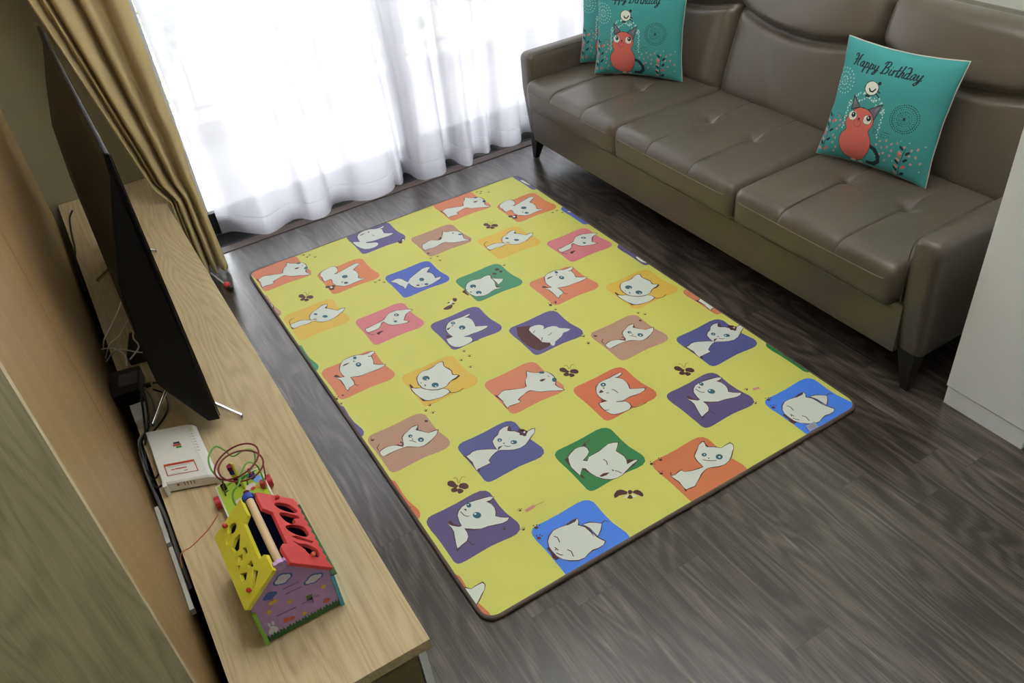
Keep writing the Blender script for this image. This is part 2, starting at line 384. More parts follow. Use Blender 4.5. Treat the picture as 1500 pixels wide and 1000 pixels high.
JM = json.loads('{"tiles":{"A":["orangeA",[["W",[107,127,120,112,130,90,145,74,166,62,182,60,204,47,221,24,229,-7,229,-41,221,-71,207,-97,190,-117,192,-150,203,-179,209,-201,191,-197,161,-174,127,-150,92,-134,70,-122,49,-100,33,-78,17,-64,-7,-63,-40,-72,-73,-82,-96,-95,-90,-117,-113,-123,-145,-119,-175,-113,-193,-118,-196,-131,-201,-116,-196,-74,-190,-48,-194,-6,-200,26,-175,31,-147,45,-123,47,-82,25,-40,4,-7,-14,19,-10,34,27,53,54,81,78,93,106]],["E",[199,34,192,30,181,32,172,39,167,49,168,58,175,62,186,60,195,53,200,43]],["E",[224,-82,214,-91,203,-93,195,-87,193,-75,198,-62,208,-53,219,-51,227,-57,229,-69]],["M",[126,-15,146,-11,165,-22,175,-22,152,-34,136,-35,125,-25]],["M",[197,-4,207,-24,197,-19]],["M",[-204,45,-190,34,-186,-50,-192,-44]]]],"B":["orangeB",[["W",[-175,178,-150,204,-108,221,-57,226,-27,216,-15,183,-23,136,-43,111,-73,96,-61,91,-14,98,52,119,116,136,151,134,168,109,129,82,85,54,96,14,92,-42,70,-94,86,-119,116,-128,98,-141,45,-141,4,-141,-39,-143,-76,-135,-109,-106,-129,-72,-137,-25,-125,28,-133,41,-156,44,-182,37,-187,71,-178,121,-184,145]],["E",[5,-19,-7,-28,-22,-27,-35,-17,-40,0,-36,16,-24,25,-9,24,3,13,9,-3]],["E",[-31,-111,-39,-117,-49,-117,-58,-109,-62,-98,-59,-86,-51,-80,-40,-81,-32,-88,-28,-100]],["N",[-61,-71,-65,-74,-69,-75,-72,-72,-73,-67,-71,-62,-68,-58,-63,-58,-60,-61,-59,-65]],["N",[-175,-72,-184,-79,-196,-78,-207,-69,-212,-56,-209,-43,-200,-36,-188,-38,-177,-46,-173,-60]],["N",[-157,-122,-166,-128,-179,-126,-191,-117,-196,-103,-194,-90,-185,-84,-172,-86,-160,-95,-155,-109]],["N",[-139,-92,-148,-101,-160,-101,-169,-93,-173,-80,-169,-66,-159,-58,-148,-57,-138,-65,-135,-79]],["H",[-161,-90,-166,-95,-173,-95,-178,-91,-180,-83,-178,-76,-172,-71,-166,-71,-161,-75,-159,-83]]]],"C":["purple",[["W",[-116,129,-93,162,-58,179,-15,185,29,180,71,149,103,138,143,146,165,149,155,131,123,111,115,69,108,23,138,-8,173,-32,161,-48,121,-55,78,-50,35,-45,-6,-46,-41,-42,-85,-20,-96,-31,-63,-53,-27,-73,-11,-97,-13,-126,-37,-146,-71,-152,-112,-145,-148,-125,-171,-87,-185,-26,-189,28,-192,65,-169,56,-133,25,-131,70,-125,106]],["M",[-96,128,-70,142,-33,132,-40,127,-76,126]],["N",[5,126,1,122,-3,121,-7,124,-9,130,-7,136,-4,141,1,141,4,138,6,132]],["L",[4,69,10,52,13,28]],["N",[171,-230,163,-238,152,-238,142,-230,137,-216,139,-203,147,-195,158,-195,168,-204,173,-217]],["N",[206,-214,196,-226,183,-229,173,-220,169,-204,173,-187,184,-174,196,-172,206,-181,210,-197]],["N",[163,-248,157,-252,149,-250,141,-244,136,-234,137,-226,142,-223,150,-224,158,-231,163,-240]],["H",[198,-216,193,-222,187,-223,182,-219,180,-211,182,-202,187,-196,193,-195,198,-199,200,-207]],["M",[101,125,137,112,121,96]]]],"D":["brown",[["W",[-155,33,-123,41,-87,50,-57,47,-29,21,-3,10,24,17,49,47,74,87,91,119,105,92,126,79,145,80,179,55,204,24,213,-20,203,-63,184,-107,190,-138,213,-172,201,-177,160,-152,121,-139,82,-126,50,-100,24,-63,-2,-61,-34,-69,-75,-78,-119,-76,-153,-72,-186,-68,-182,-28,-170,11]],["E",[202,-47,196,-51,187,-49,178,-42,174,-33,175,-24,181,-19,190,-21,198,-28,203,-38]],["E",[157,22,154,19,149,19,144,23,142,29,143,34,147,37,152,36,156,33,158,27]],["N",[-171,-143,-175,-147,-182,-147,-188,-142,-191,-135,-190,-127,-185,-123,-179,-124,-173,-129,-170,-136]],["M",[-18,7,29,44,36,22,10,-1]]]],"E":["blue",[["W",[-186,107,-164,104,-134,108,-107,98,-87,70,-79,29,-70,-1,-34,36,11,62,65,85,118,106,155,104,185,81,152,59,122,29,146,0,152,-39,139,-96,166,-99,191,-110,162,-134,125,-142,82,-154,42,-159,0,-152,-38,-135,-63,-101,-73,-55,-73,-22,-93,-39,-133,-85,-132,-35,-146,4,-153,48,-174,74]],["E",[55,-56,45,-67,32,-69,21,-60,17,-44,21,-28,31,-16,44,-15,54,-24,59,-39]],["E",[51,-143,45,-148,36,-147,27,-141,22,-130,24,-120,30,-114,40,-115,48,-122,53,-133]],["N",[-14,-108,-19,-113,-26,-111,-33,-106,-37,-97,-37,-90,-32,-86,-24,-87,-17,-92,-13,-101]],["P",[12,-111,9,-115,6,-116,3,-114,2,-109,3,-103,6,-99,10,-98,13,-101,14,-106]],["M",[124,32,152,49,134,23]]]],"F":["gold",[["W",[-26,49,-11,80,20,106,58,115,92,137,126,145,161,134,146,102,129,85,154,61,174,23,197,-5,226,3,257,-9,230,-43,194,-58,164,-77,122,-86,78,-89,40,-79,8,-50,-13,-17,-26,-19,-50,-25,-83,-24,-120,-11,-155,-16,-183,-11,-190,28,-182,55,-145,59,-103,59,-67,43,-42,19,-23,0,-30,27]],["E",[43,49,38,43,30,44,22,50,18,60,18,69,23,75,32,75,39,69,44,59]],["E",[100,-34,92,-41,81,-40,70,-32,63,-18,64,-6,71,2,82,1,94,-8,100,-22]],["M",[-12,8,20,3,1,-2,-14,-3]],["P",[14,-22,10,-27,5,-27,0,-23,-3,-16,-3,-10,1,-5,6,-5,11,-9,14,-16]],["L",[-189,35,-183,72,-177,101,-149,121,-129,118]],["M",[120,96,151,115,137,83]],["M",[181,-61,230,-43,221,-54]],["M",[-189,35,-186,-9,-173,-19,-186,-21,-194,-2]]]],"G":["pink",[["W",[-172,50,-144,45,-112,49,-71,53,-34,58,-3,67,26,92,60,117,98,121,134,114,169,91,203,77,229,56,234,38,201,35,166,19,142,-13,119,-42,136,-64,146,-84,124,-88,86,-75,53,-61,17,-45,-2,-18,-10,13,-19,42,-37,35,-56,8,-82,-12,-116,-19,-149,-17,-173,-11,-179,14]],["E",[118,44,111,37,99,38,89,46,83,59,85,71,92,78,103,77,114,69,120,56]],["H",[106,51,103,49,99,50,94,53,92,58,92,62,95,65,99,64,104,60,106,55]],["E",[70,-24,65,-29,57,-29,50,-23,47,-15,47,-6,53,-2,60,-2,67,-8,71,-16]],["P",[63,19,61,16,58,15,56,17,55,20,56,25,59,28,61,29,63,27,64,24]],["L",[-175,-6,-172,-40,-150,-67]],["M",[-125,-61,-101,-55,-66,-63,-74,-72,-94,-77,-119,-94]]]],"H":["green",[["N",[173,97,164,90,153,90,144,97,140,109,143,121,152,129,163,129,172,121,175,109]],["N",[178,54,172,48,163,48,156,54,153,63,156,72,162,78,171,78,178,72,181,63]],["N",[124,55,116,50,106,51,97,59,93,69,94,79,102,85,112,83,121,76,125,65]],["M",[-225,14,-194,25,-205,-30,-205,-70,-219,-63,-225,-23,-231,0]],["W",[58,28,82,5,131,-41,101,-68,50,-91,55,-58,59,-19]],["W",[-184,35,-161,72,-127,95,-87,100,-49,92,-17,80,20,88,52,85,73,70,55,31,54,-2,49,-44,28,-92,22,-114,51,-145,26,-140,-2,-131,-39,-138,-78,-150,-113,-154,-146,-138,-174,-115,-190,-78,-199,-35,-193,6]],["E",[-101,4,-112,-6,-127,-6,-140,4,-146,21,-142,38,-131,48,-116,48,-103,37,-97,20]],["H",[-121,-2,-124,-5,-128,-5,-132,-2,-134,3,-133,7,-130,9,-126,9,-122,6,-121,2]],["E",[-109,-103,-120,-113,-134,-113,-146,-104,-151,-88,-148,-72,-137,-62,-122,-61,-111,-71,-106,-87]],["H",[-129,-107,-132,-110,-136,-109,-140,-107,-141,-102,-141,-98,-138,-96,-134,-96,-130,-99,-128,-103]],["N",[-170,-44,-173,-47,-178,-47,-181,-44,-183,-40,-182,-35,-179,-32,-175,-32,-171,-35,-169,-40]],["L",[-180,13,-176,6]],["M",[28,-92,50,-119,26,-115]]]],"I":["orangeA",[["W",[-75,132,-60,164,-39,193,-12,212,31,219,70,217,104,204,134,180,167,177,199,180,221,168,213,151,178,132,174,100,167,68,155,29,185,2,226,-28,195,-42,163,-47,125,-44,80,-36,41,-36,6,-30,-26,-14,-46,-3,-43,-31,-41,-66,-50,-93,-73,-104,-94,-109,-116,-133,-121,-105,-116,-75,-116,-34,-116,13,-133,55,-109,42,-80,32,-84,69,-82,103]],["E",[80,177,74,169,66,167,59,173,56,183,58,194,64,202,72,204,79,198,82,188]],["E",[77,81,68,70,56,68,45,76,41,90,43,107,52,118,64,120,75,112,79,97]],["H",[68,94,65,91,61,91,57,93,56,98,56,103,59,106,63,106,66,103,68,99]],["M",[-48,151,-21,165,16,159,3,151,-28,148]],["N",[53,149,50,146,47,145,44,148,42,152,43,156,45,159,49,159,52,157,53,153]],["L",[-50,-93,-42,-120,-25,-124]],["M",[-142,81,-123,91,-113,79,-102,47,-134,65]],["N",[-207,-173,-212,-178,-219,-178,-225,-173,-229,-165,-228,-157,-224,-152,-217,-152,-210,-157,-206,-165]],["N",[-214,-139,-216,-142,-219,-142,-221,-140,-222,-137,-222,-134,-220,-131,-217,-131,-215,-133,-214,-136]],["N",[-197,-153,-198,-155,-201,-156,-203,-154,-204,-151,-204,-147,-202,-145,-199,-145,-197,-146,-196,-149]],["N",[-158,-162,-161,-165,-166,-165,-170,-162,-173,-156,-173,-151,-169,-148,-165,-148,-160,-151,-158,-156]],["M",[154,146,178,132,161,128]]]],"J":["gold",[["M",[-184,83,-174,84,-170,36,-189,42]],["M",[75,-66,153,-41,153,-54,113,-69]],["W",[-188,45,-159,19,-130,1,-112,-33,-81,-67,-45,-90,-7,-101,14,-125,16,-163,-16,-174,-60,-176,-104,-167,-145,-155,-166,-131,-181,-84,-192,-28,-194,17]],["W",[-120,84,-107,116,-78,145,-43,156,-2,150,35,152,72,167,105,172,128,163,111,115,123,71,129,36,117,-10,149,-39,122,-52,89,-59,57,-72,26,-94,-9,-95,-44,-89,-80,-65,-105,-38,-123,-4,-128,44]],["E",[-33,55,-44,45,-59,45,-73,56,-80,72,-77,89,-66,99,-51,99,-37,89,-31,72]],["H",[-49,50,-51,48,-55,48,-59,51,-60,55,-60,59,-57,61,-53,61,-50,58,-48,54]],["E",[-15,-50,-26,-61,-41,-61,-54,-52,-60,-35,-57,-18,-46,-7,-31,-7,-18,-17,-12,-33]],["H",[-33,-53,-35,-55,-39,-55,-42,-52,-44,-48,-44,-44,-41,-42,-37,-42,-34,-45,-32,-49]],["M",[-93,22,-88,2,-103,-5]],["M",[-185,-73,-163,-134,-145,-155,-182,-134]],["L",[10,-170,38,-191,68,-198,107,-188]],["L",[-106,53,-110,40]],["M",[109,103,128,72,133,33,119,-7,126,39]]]],"K":["brown",[["W",[-181,25,-151,37,-117,38,-87,27,-64,14,-36,-22,-23,-9,-15,24,-5,56,20,77,50,86,84,105,109,106,134,99,120,81,103,66,123,40,140,14,158,-11,187,-13,223,-23,196,-55,154,-78,105,-96,74,-100,44,-89,13,-62,-12,-43,-42,-33,-79,-28,-113,-29,-148,-30,-179,-31,-186,-2]],["M",[-63,10,-25,28,-20,1,-32,-13,-50,-9]],["P",[-29,0,-33,-4,-41,-4,-47,2,-51,9,-51,16,-46,20,-39,19,-32,14,-28,6]],["E",[57,25,51,19,43,18,36,23,32,33,34,43,40,49,48,50,56,44,59,35]],["H",[50,26,48,24,45,24,43,26,42,29,43,32,45,34,47,34,50,33,51,30]],["E",[105,-51,96,-60,84,-61,74,-53,69,-40,71,-26,80,-17,92,-16,102,-24,107,-37]],["H",[91,-47,88,-50,85,-50,82,-47,80,-43,81,-39,83,-37,87,-37,90,-39,92,-43]],["N",[49,-4,47,-7,44,-7,42,-5,40,-1,41,2,43,4,46,4,49,2,50,-1]],["L",[23,0,39,-18,53,-42]],["L",[-181,40,-179,68,-152,91]],["N",[-167,145,-171,141,-177,142,-182,146,-186,152,-185,159,-181,162,-176,162,-170,157,-166,151]],["N",[-173,167,-175,165,-177,164,-179,166,-179,168,-179,171,-177,173,-175,174,-173,172,-172,170]],["N",[-160,149,-162,147,-164,147,-166,148,-166,151,-166,154,-164,156,-162,156,-160,155,-160,152]],["N",[204,91,200,87,193,87,188,92,185,99,186,105,190,110,197,110,203,105,205,98]],["M",[101,68,131,93,114,54]]]],"L":["purple",[["W",[-122,71,-99,109,-69,132,-34,142,11,140,59,135,96,135,128,133,112,117,86,108,98,56,92,4,80,-37,115,-61,159,-91,139,-108,95,-114,56,-111,19,-104,-17,-107,-56,-95,-16,-132,-17,-166,-34,-188,-70,-194,-110,-194,-145,-187,-172,-165,-184,-132,-185,-87,-177,-35,-151,-42,-122,-43,-131,-4,-132,33]],["E",[-27,94,-34,86,-44,86,-53,93,-57,105,-55,116,-47,123,-37,124,-28,116,-24,105]],["H",[-37,101,-39,99,-42,99,-45,101,-46,104,-45,108,-43,111,-40,111,-37,109,-36,105]],["E",[9,-5,-2,-15,-17,-16,-30,-6,-36,11,-32,28,-21,38,-6,39,7,29,13,12]],["H",[-13,-1,-16,-4,-20,-5,-23,-2,-25,3,-24,7,-21,10,-17,11,-13,8,-12,3]],["M",[-116,71,-101,73,-78,73,-92,61,-113,50]],["N",[-54,73,-57,71,-61,71,-65,75,-67,79,-67,83,-64,85,-60,85,-56,81,-53,77]],["M",[67,119,107,104,82,96]],["L",[-27,-184,-8,-198,14,-203]],["M",[-154,5,-124,-37,-164,-28]]]],"M":["purple",[["M",[-128,183,-37,134,-72,96,-77,54,-71,-50,-74,-88,-32,-130,-40,-154,-83,-165,-142,-161,-162,-129,-181,-70,-186,13,-177,87]],["w",[-72,96,-49,115,-7,115,25,99,40,73,33,50,14,33,53,35,89,26,113,6,118,-26,154,-59,178,-87,155,-97,110,-93,76,-121,36,-134,5,-145,-22,-177,-37,-176,-40,-154,-32,-130,-58,-110,-74,-88,-71,-50,-74,10,-77,54]],["L",[3,-50,22,-51,43,-40]],["L",[-71,40,-43,59]],["N",[-44,-54,-47,-56,-50,-55,-53,-53,-54,-49,-54,-46,-51,-44,-47,-44,-44,-46,-43,-50]],["L",[-53,-55,-70,-78]],["L",[187,-204,195,-223]]]],"N":["navy",[["W",[8,93,35,115,68,125,96,152,132,164,172,155,146,131,145,110,177,87,197,46,213,16,243,37,273,39,294,30,271,-1,237,-18,207,-38,167,-58,124,-64,84,-55,47,-33,14,-5,0,-1,-25,-6,-59,-18,-93,-37,-93,-65,-125,-65,-167,-62,-198,-66,-195,-26,-187,8,-189,42,-196,79,-167,82,-140,91,-111,85,-80,71,-47,52,-24,34,-3,14,-3,51]],["E",[66,65,58,59,49,59,41,64,38,74,41,84,48,91,57,91,65,85,68,75]],["H",[56,69,53,67,50,67,48,69,47,72,48,75,50,78,53,78,56,76,56,73]],["E",[134,-9,125,-16,113,-15,102,-7,96,5,99,17,108,24,120,23,131,15,137,3]],["H",[114,4,111,2,108,2,104,4,103,8,103,12,106,14,110,14,114,12,115,8]],["M",[17,28,46,21,25,14,11,8,-7,1]],["N",[66,29,63,28,60,28,56,31,55,34,55,37,57,39,61,38,64,36,66,32]],["L",[51,15,67,-9,82,-12]],["M",[175,145,160,101,135,118,153,135]],["N",[219,60,211,54,202,54,194,60,191,69,193,79,201,84,210,84,218,79,221,69]],["N",[206,30,200,25,192,25,185,30,182,38,185,46,191,52,199,52,206,47,209,39]],["N",[218,13,212,7,203,6,197,11,194,20,197,29,203,35,212,35,218,30,221,22]],["N",[237,29,230,23,223,21,218,25,216,33,219,42,226,48,233,50,238,46,240,38]],["N",[231,50,225,45,217,46,210,51,206,60,208,68,214,72,222,72,230,66,233,58]],["H",[225,36,221,33,217,32,214,35,212,39,214,44,218,47,222,48,225,45,227,41]],["M",[-207,95,-190,76,-183,5,-193,-3,-195,42]],["M",[-185,-56,-168,-65,-188,-90,-192,-79]]]],"O":["orangeC",[["W",[-77,86,-53,119,-16,141,24,144,72,141,119,144,167,142,175,127,154,117,122,112,140,77,142,36,134,1,117,-32,152,-57,183,-74,206,-90,186,-105,144,-110,104,-105,67,-97,28,-99,1,-99,-32,-82,-5,-100,20,-117,28,-147,21,-177,-6,-192,-43,-191,-86,-186,-118,-173,-133,-150,-143,-108,-143,-65,-135,-24,-109,-31,-77,-39,-92,-8,-94,26,-89,59]],["E",[14,96,5,89,-7,89,-16,96,-19,107,-15,119,-5,126,6,126,16,119,19,108]],["H",[3,102,0,100,-4,100,-7,102,-8,106,-6,110,-3,112,1,112,4,110,5,106]],["M",[-71,61,-43,77,-39,46,-55,49,-70,55]],["N",[-13,73,-16,71,-20,72,-23,74,-25,78,-24,81,-21,83,-17,83,-14,80,-12,76]],["L",[15,35,28,15,29,-19]],["L",[-35,26,-17,17]],["L",[19,-180,30,-200,67,-208,120,-209]],["M",[-104,-7,-75,-41,-114,-31]],["M",[104,125,136,108,118,106]],["L",[-144,-105,-118,-116]]]],"P":["violet",[["W",[-18,114,2,139,34,156,77,161,120,154,172,141,206,129,230,110,200,97,177,103,190,71,192,33,182,1,165,-22,181,-45,205,-63,228,-79,204,-93,170,-92,132,-80,89,-64,49,-55,15,-35,-28,1,-29,-33,-40,-62,-61,-85,-96,-93,-132,-100,-124,-69,-113,-33,-93,21,-89,56,-94,94,-77,66,-49,35,-34,31,-31,68]],["E",[87,132,80,124,70,123,63,128,60,139,63,150,70,158,80,159,87,153,90,143]],["H",[78,145,75,142,73,142,70,144,69,147,70,150,72,152,75,152,78,151,78,148]],["E",[98,32,87,22,72,22,60,31,54,46,57,61,68,71,83,71,95,62,101,47]],["H",[79,55,76,53,72,53,69,56,67,60,68,64,71,66,75,66,78,64,80,60]],["M",[35,135,50,127,42,110,38,121]],["L",[11,129,15,90,24,74,37,66]],["M",[-85,107,-66,103,-66,70,-39,32,-79,64,-86,92]],["M",[-138,-95,-132,-100,-113,-105,-142,-118]],["L",[-55,-89,-50,-122,-38,-130]],["M",[175,105,204,94,187,85]],["M",[-29,-2,14,-37,54,-56,19,-48,-21,-17]]]],"Q":["sky",[["M",[-168,36,-150,37,-159,-8,-147,-61,-171,-62,-177,-36,-168,-9]],["W",[91,58,133,47,164,21,184,-2,154,-35,111,-65,111,-27,109,13]],["W",[-136,73,-109,100,-70,118,-29,116,15,108,56,114,94,111,85,85,70,68,96,30,102,-13,105,-61,118,-93,127,-115,104,-129,66,-131,35,-124,1,-129,-30,-140,-69,-136,-109,-109,-136,-79,-152,-42,-156,5,-152,39]],["L",[-88,81,-77,61,-86,26]],["L",[-79,-39,-68,-62,-78,-98]],["L",[-127,14,-122,-15]],["L",[-122,3,-137,-5]],["L",[-141,-21,-131,-46,-120,-56]],["M",[11,103,46,117,90,110,69,97,33,99]],["M",[72,67,100,35,106,-8,93,-56,95,-15,90,30]],["L",[180,1,208,5,221,-11]],["N",[-127,184,-132,180,-139,181,-145,185,-148,192,-147,198,-142,202,-135,202,-129,197,-126,190]],["N",[-138,210,-140,208,-143,208,-145,209,-146,212,-145,215,-143,217,-140,217,-138,216,-137,213]],["N",[-121,204,-123,201,-126,201,-128,203,-129,205,-128,208,-126,210,-123,211,-121,209,-120,207]],["N",[-110,192,-112,190,-115,190,-117,191,-118,194,-117,197,-115,199,-112,200,-110,198,-109,195]],["N",[-155,113,-160,109,-167,110,-173,114,-176,121,-174,127,-169,131,-162,130,-156,126,-153,119]],["N",[-162,139,-165,137,-167,137,-169,138,-170,141,-169,144,-167,146,-164,146,-162,145,-161,142]],["N",[-145,133,-148,131,-150,131,-152,132,-153,135,-152,138,-150,140,-147,140,-145,139,-144,136]],["N",[-138,121,-141,119,-143,118,-145,120,-146,122,-145,125,-143,127,-140,128,-138,126,-137,124]]]],"R":["green2",[["W",[-127,117,-93,137,-50,150,-18,146,8,135,17,107,5,76,-22,56,-66,37,-50,21,-24,41,17,43,59,45,100,54,140,61,174,52,203,35,173,8,143,-18,153,-54,158,-85,148,-117,133,-145,172,-135,207,-156,175,-168,127,-179,90,-190,53,-201,13,-201,-23,-190,-57,-161,-81,-117,-93,-71,-97,-30,-108,-14,-133,-34,-154,-56,-159,-15,-160,32,-146,76]],["L",[38,-28,43,-55,30,-81]],["M",[-65,-126,-29,-122,4,-138,-23,-145,-53,-140]],["M",[31,-124,37,-143,25,-141]],["L",[38,-146,51,-165,58,-187]],["M",[-154,114,-128,115,-152,57,-160,55,-157,93]],["M",[-112,-11,-93,-25,-92,-87,-104,-55,-109,-28]],["M",[150,-118,165,-121,192,-146,134,-147]],["M",[205,-159,160,-180,115,-179,153,-167]],["M",[-154,-56,-140,-52,-144,-97,-154,-72]],["L",[2,143,25,151,71,158]],["M",[0,145,21,129,31,151]]]],"S":["orangeD",[["W",[48,90,75,110,105,127,133,146,163,156,180,152,169,128,164,103,192,86,210,66,226,47,262,50,298,49,303,28,285,2,257,-18,226,-42,190,-61,148,-68,112,-61,76,-43,51,-31,19,-34,-15,-47,-49,-66,-87,-83,-104,-96,-140,-91,-168,-85,-165,-54,-160,-15,-166,19,-168,51,-141,42,-106,50,-84,49,-83,29,-41,10,6,-2,32,-6,36,18,36,52]],["E",[116,55,108,50,98,51,90,57,88,66,91,74,99,79,109,78,117,73,120,64]],["H",[109,61,106,59,103,59,101,61,101,63,102,66,105,68,108,68,110,66,110,63]],["E",[182,-15,169,-22,155,-22,145,-14,142,-2,147,11,159,18,174,18,184,10,187,-3]],["H",[170,-8,166,-10,162,-10,159,-8,158,-4,159,0,163,2,167,2,171,0,172,-4]],["M",[105,34,115,24,103,22]],["L",[69,39,87,16,108,-1,131,-14]],["L",[-158,43,-161,60,-148,72]],["M",[-166,-61,-163,-92,-179,-97]],["M",[176,147,172,98,159,111]],["N",[-191,187,-196,184,-202,184,-207,187,-209,193,-207,199,-202,202,-195,202,-190,199,-189,193]],["N",[-190,209,-192,208,-194,208,-196,209,-196,212,-196,214,-194,215,-191,215,-189,214,-189,212]],["N",[-179,195,-181,194,-183,194,-185,195,-186,198,-185,200,-183,201,-181,201,-179,200,-178,197]],["N",[-181,180,-183,179,-186,179,-187,180,-188,182,-187,184,-185,186,-183,186,-181,184,-181,182]],["N",[-126,180,-131,177,-137,178,-143,182,-145,187,-144,193,-139,195,-132,195,-127,191,-125,185]],["N",[-131,203,-133,201,-136,201,-138,202,-138,205,-137,207,-135,209,-132,209,-130,208,-130,205]],["N",[-118,196,-120,194,-123,194,-125,195,-125,198,-124,200,-122,202,-119,202,-118,200,-117,198]],["N",[-193,91,-198,88,-204,89,-209,93,-212,99,-210,104,-205,106,-199,106,-194,102,-191,96]],["N",[-201,115,-203,113,-205,113,-207,115,-208,117,-207,119,-204,121,-202,121,-200,120,-200,117]],["N",[-180,106,-182,104,-185,104,-186,105,-187,108,-186,110,-184,112,-181,112,-180,110,-179,108]]]]},"outline":[[-182,182],[-160,202],[-132,206],[-66,202],[20,201],[93,205],[153,207],[191,202],[219,185],[233,155],[232,114],[228,37],[231,-35],[243,-96],[251,-138],[249,-168],[234,-196],[203,-212],[163,-213],[100,-205],[48,-200],[-8,-201],[-66,-203],[-123,-206],[-155,-204],[-175,-195],[-185,-171],[-184,-139],[-184,-83],[-184,-12],[-186,51],[-191,109],[-190,156]],"bf":[[[-43,60,-32,74,-18,75,-3,64,1,47,1,22,7,7,-17,-5,-25,14,-37,28,-45,45],[9,8,26,15,45,7,56,-7,58,-28,46,-46,28,-44,16,-32,10,-19,1,-13],[-44,9,-28,11,-13,3,-10,-10,-17,-27,-30,-29,-45,-22,-51,-8],[-18,-21,-6,-13,7,-23,13,-41,11,-52,-1,-57,-21,-54,-23,-38]],[[15,26,23,48,26,71,18,79,7,76],[21,24,40,44,55,55,66,54,73,45]],[[1164,5897],[2937,5898],[1207,3312],[2986,3317],[2351,3788]]],"mt":[[[-78,47,-64,57,-40,66,-19,59,-7,44,3,19,-13,9,-33,19,-55,27,-72,24,-88,28],[28,5,45,6,58,0,67,-17,68,-39,61,-55,47,-59,40,-39,30,-19,23,-6],[3,19,13,27,23,25,28,15,27,1,6,-5,-3,2],[-28,-16,-3,-3,4,-8,0,-36,-17,-33]],[[-49,-1,-18,3,-1,1,-28,-11],[12,-6,17,-17,29,-37,9,-40,4,-29]],[[2006,2658]]],"mt2":[[[-67,-34,-30,-23,6,-23,22,-29,5,-57,-20,-72,-47,-65,-63,-50],[63,45,77,40,87,23,76,-2,57,-10,48,3,50,25],[28,-5,43,-23,44,-33,28,-34,19,-22],[-8,12,13,25,19,6,2,4]],[[-9,-5,26,15,53,29,41,2,26,-9,9,-19]],[[2064,5063]]],"paws":[[1384,6553],[1429,6516],[1397,6499],[1456,6450],[1720,5726],[1760,5732],[1779,5678],[3155,6537],[3192,6523],[3167,6491],[3241,6461],[3494,5725],[3543,5732],[3561,5668],[2256,5758],[2318,5748],[2306,5674],[2697,5255],[2685,4529],[2734,4536],[2684,4461],[1872,4450],[1877,4376],[1806,4372],[1822,4263],[1401,4077],[1354,4045],[1384,3997],[906,4470],[2642,3969],[2662,4056],[3148,4035],[3177,3990],[1417,2930],[3178,2923],[3130,2793],[1272,2867],[1359,2799]],"pills":[[[1440,2907],[1505,2911],[1567,2905]],[[3209,2899],[3255,2890]]]}')

def finish(root, loc):
    """move the origin of a thing built in room coordinates to its base point"""
    T = Matrix.Translation(-Vector(loc))
    def rec(o):
        for ch in list(o.children):
            if ch.type == 'MESH': ch.data.transform(T)
            rec(ch)
    rec(root); root.location = loc
    return root

def finish_mesh(o, loc):
    o.data.transform(Matrix.Translation(-Vector(loc))); o.location = loc
    return o

def struct(name, mb, mats):
    return tag(mb.build(name, mats), kind='structure')

XL, XR, YB, YW, ZC = -0.62, 2.86, -2.6, 3.76, 2.62
# ------------------------------------------------------------------ room shell
struct('floor', MB().box(XL, XR, YB, 3.56, -0.05, 0.0).box(XL, .31, 3.56, YW, -0.05, 0.0).box(2.70, XR, 3.6151, YW, -0.05, 0.0), M['floor'])
struct('ceiling', MB().box(XL - .1, XR + .1, YB - .1, YW + .14, ZC, ZC + 0.1), M['ceil'])
struct('wall_left', MB().box(XL - 0.1, XL, YB, YW + .14, -0.05, ZC), M['wall'])
struct('wall_right', MB().box(XR, XR + 0.1, YB, YW + .14, -0.05, ZC), M['wall'])
struct('wall_rear', MB().box(XL - .1, XR + .1, YB - 0.1, YB, -0.05, ZC), M['wall'])
OX0, OX1 = 0.33, 2.70
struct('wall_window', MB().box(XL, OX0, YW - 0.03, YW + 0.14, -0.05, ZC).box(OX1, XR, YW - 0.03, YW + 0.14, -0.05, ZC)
       .box(OX0, OX1, YW - 0.03, YW + 0.14, 2.36, ZC), M['wall_backlit'])
struct('trim_1', MB().box(OX0 - 0.02, XR, 3.56, 3.615, -0.05, 0.004, bev=0.002), M['thresh'])
# sliding door with its dark bottom track
d1 = empty('door_1', (OX0, YW, 0)); d1['kind'] = 'structure'
mb = MB().box(OX0, OX1, 3.615, YW + 0.14, -0.05, -0.004)
mb.build('track_bed', M['dark_metal'], d1)
mb = MB()
for yy in (3.622, 3.752, 3.790, 3.830):
    mb.box(OX0, OX1, yy, yy + 0.006, -0.006, 0.004, bev=0.001)
mb.build('track_rail', M['rail_edge'], d1)
fr = MB().box(OX0, OX0 + .04, YW + .0, YW + .13, 0.012, 2.36).box(OX1 - .04, OX1, YW, YW + .13, 0.012, 2.36).box(OX0, OX1, YW, YW + .13, 2.31, 2.36)
fr.build('door_frame', M['frame_w'], d1)
def sash(x0, x1, y):
    s = MB(); w = 0.055
    s.box(x0, x0 + w, y, y + .035, 0.03, 2.31, bev=.003).box(x1 - w, x1, y, y + .035, 0.03, 2.31, bev=.003)
    s.box(x0, x1, y, y + .035, 2.25, 2.31, bev=.003)
    so = s.build('sash', M['frame_w'], d1)
    MB().box(x0, x1, y - .002, y + .037, 0.0, 0.10, bev=.003).build('bottom_rail', M['dark_metal'], so)
    MB().box(x0 + w, x1 - w, y + .014, y + .020, .10, 2.25).build('pane', M['glass'], so)
xm = (OX0 + OX1) / 2
sash(OX0 + .04, xm + .03, YW + .02)
sash(xm - .03, OX1 - .04, YW + .075)
finish(d1, (OX0, YW, 0))

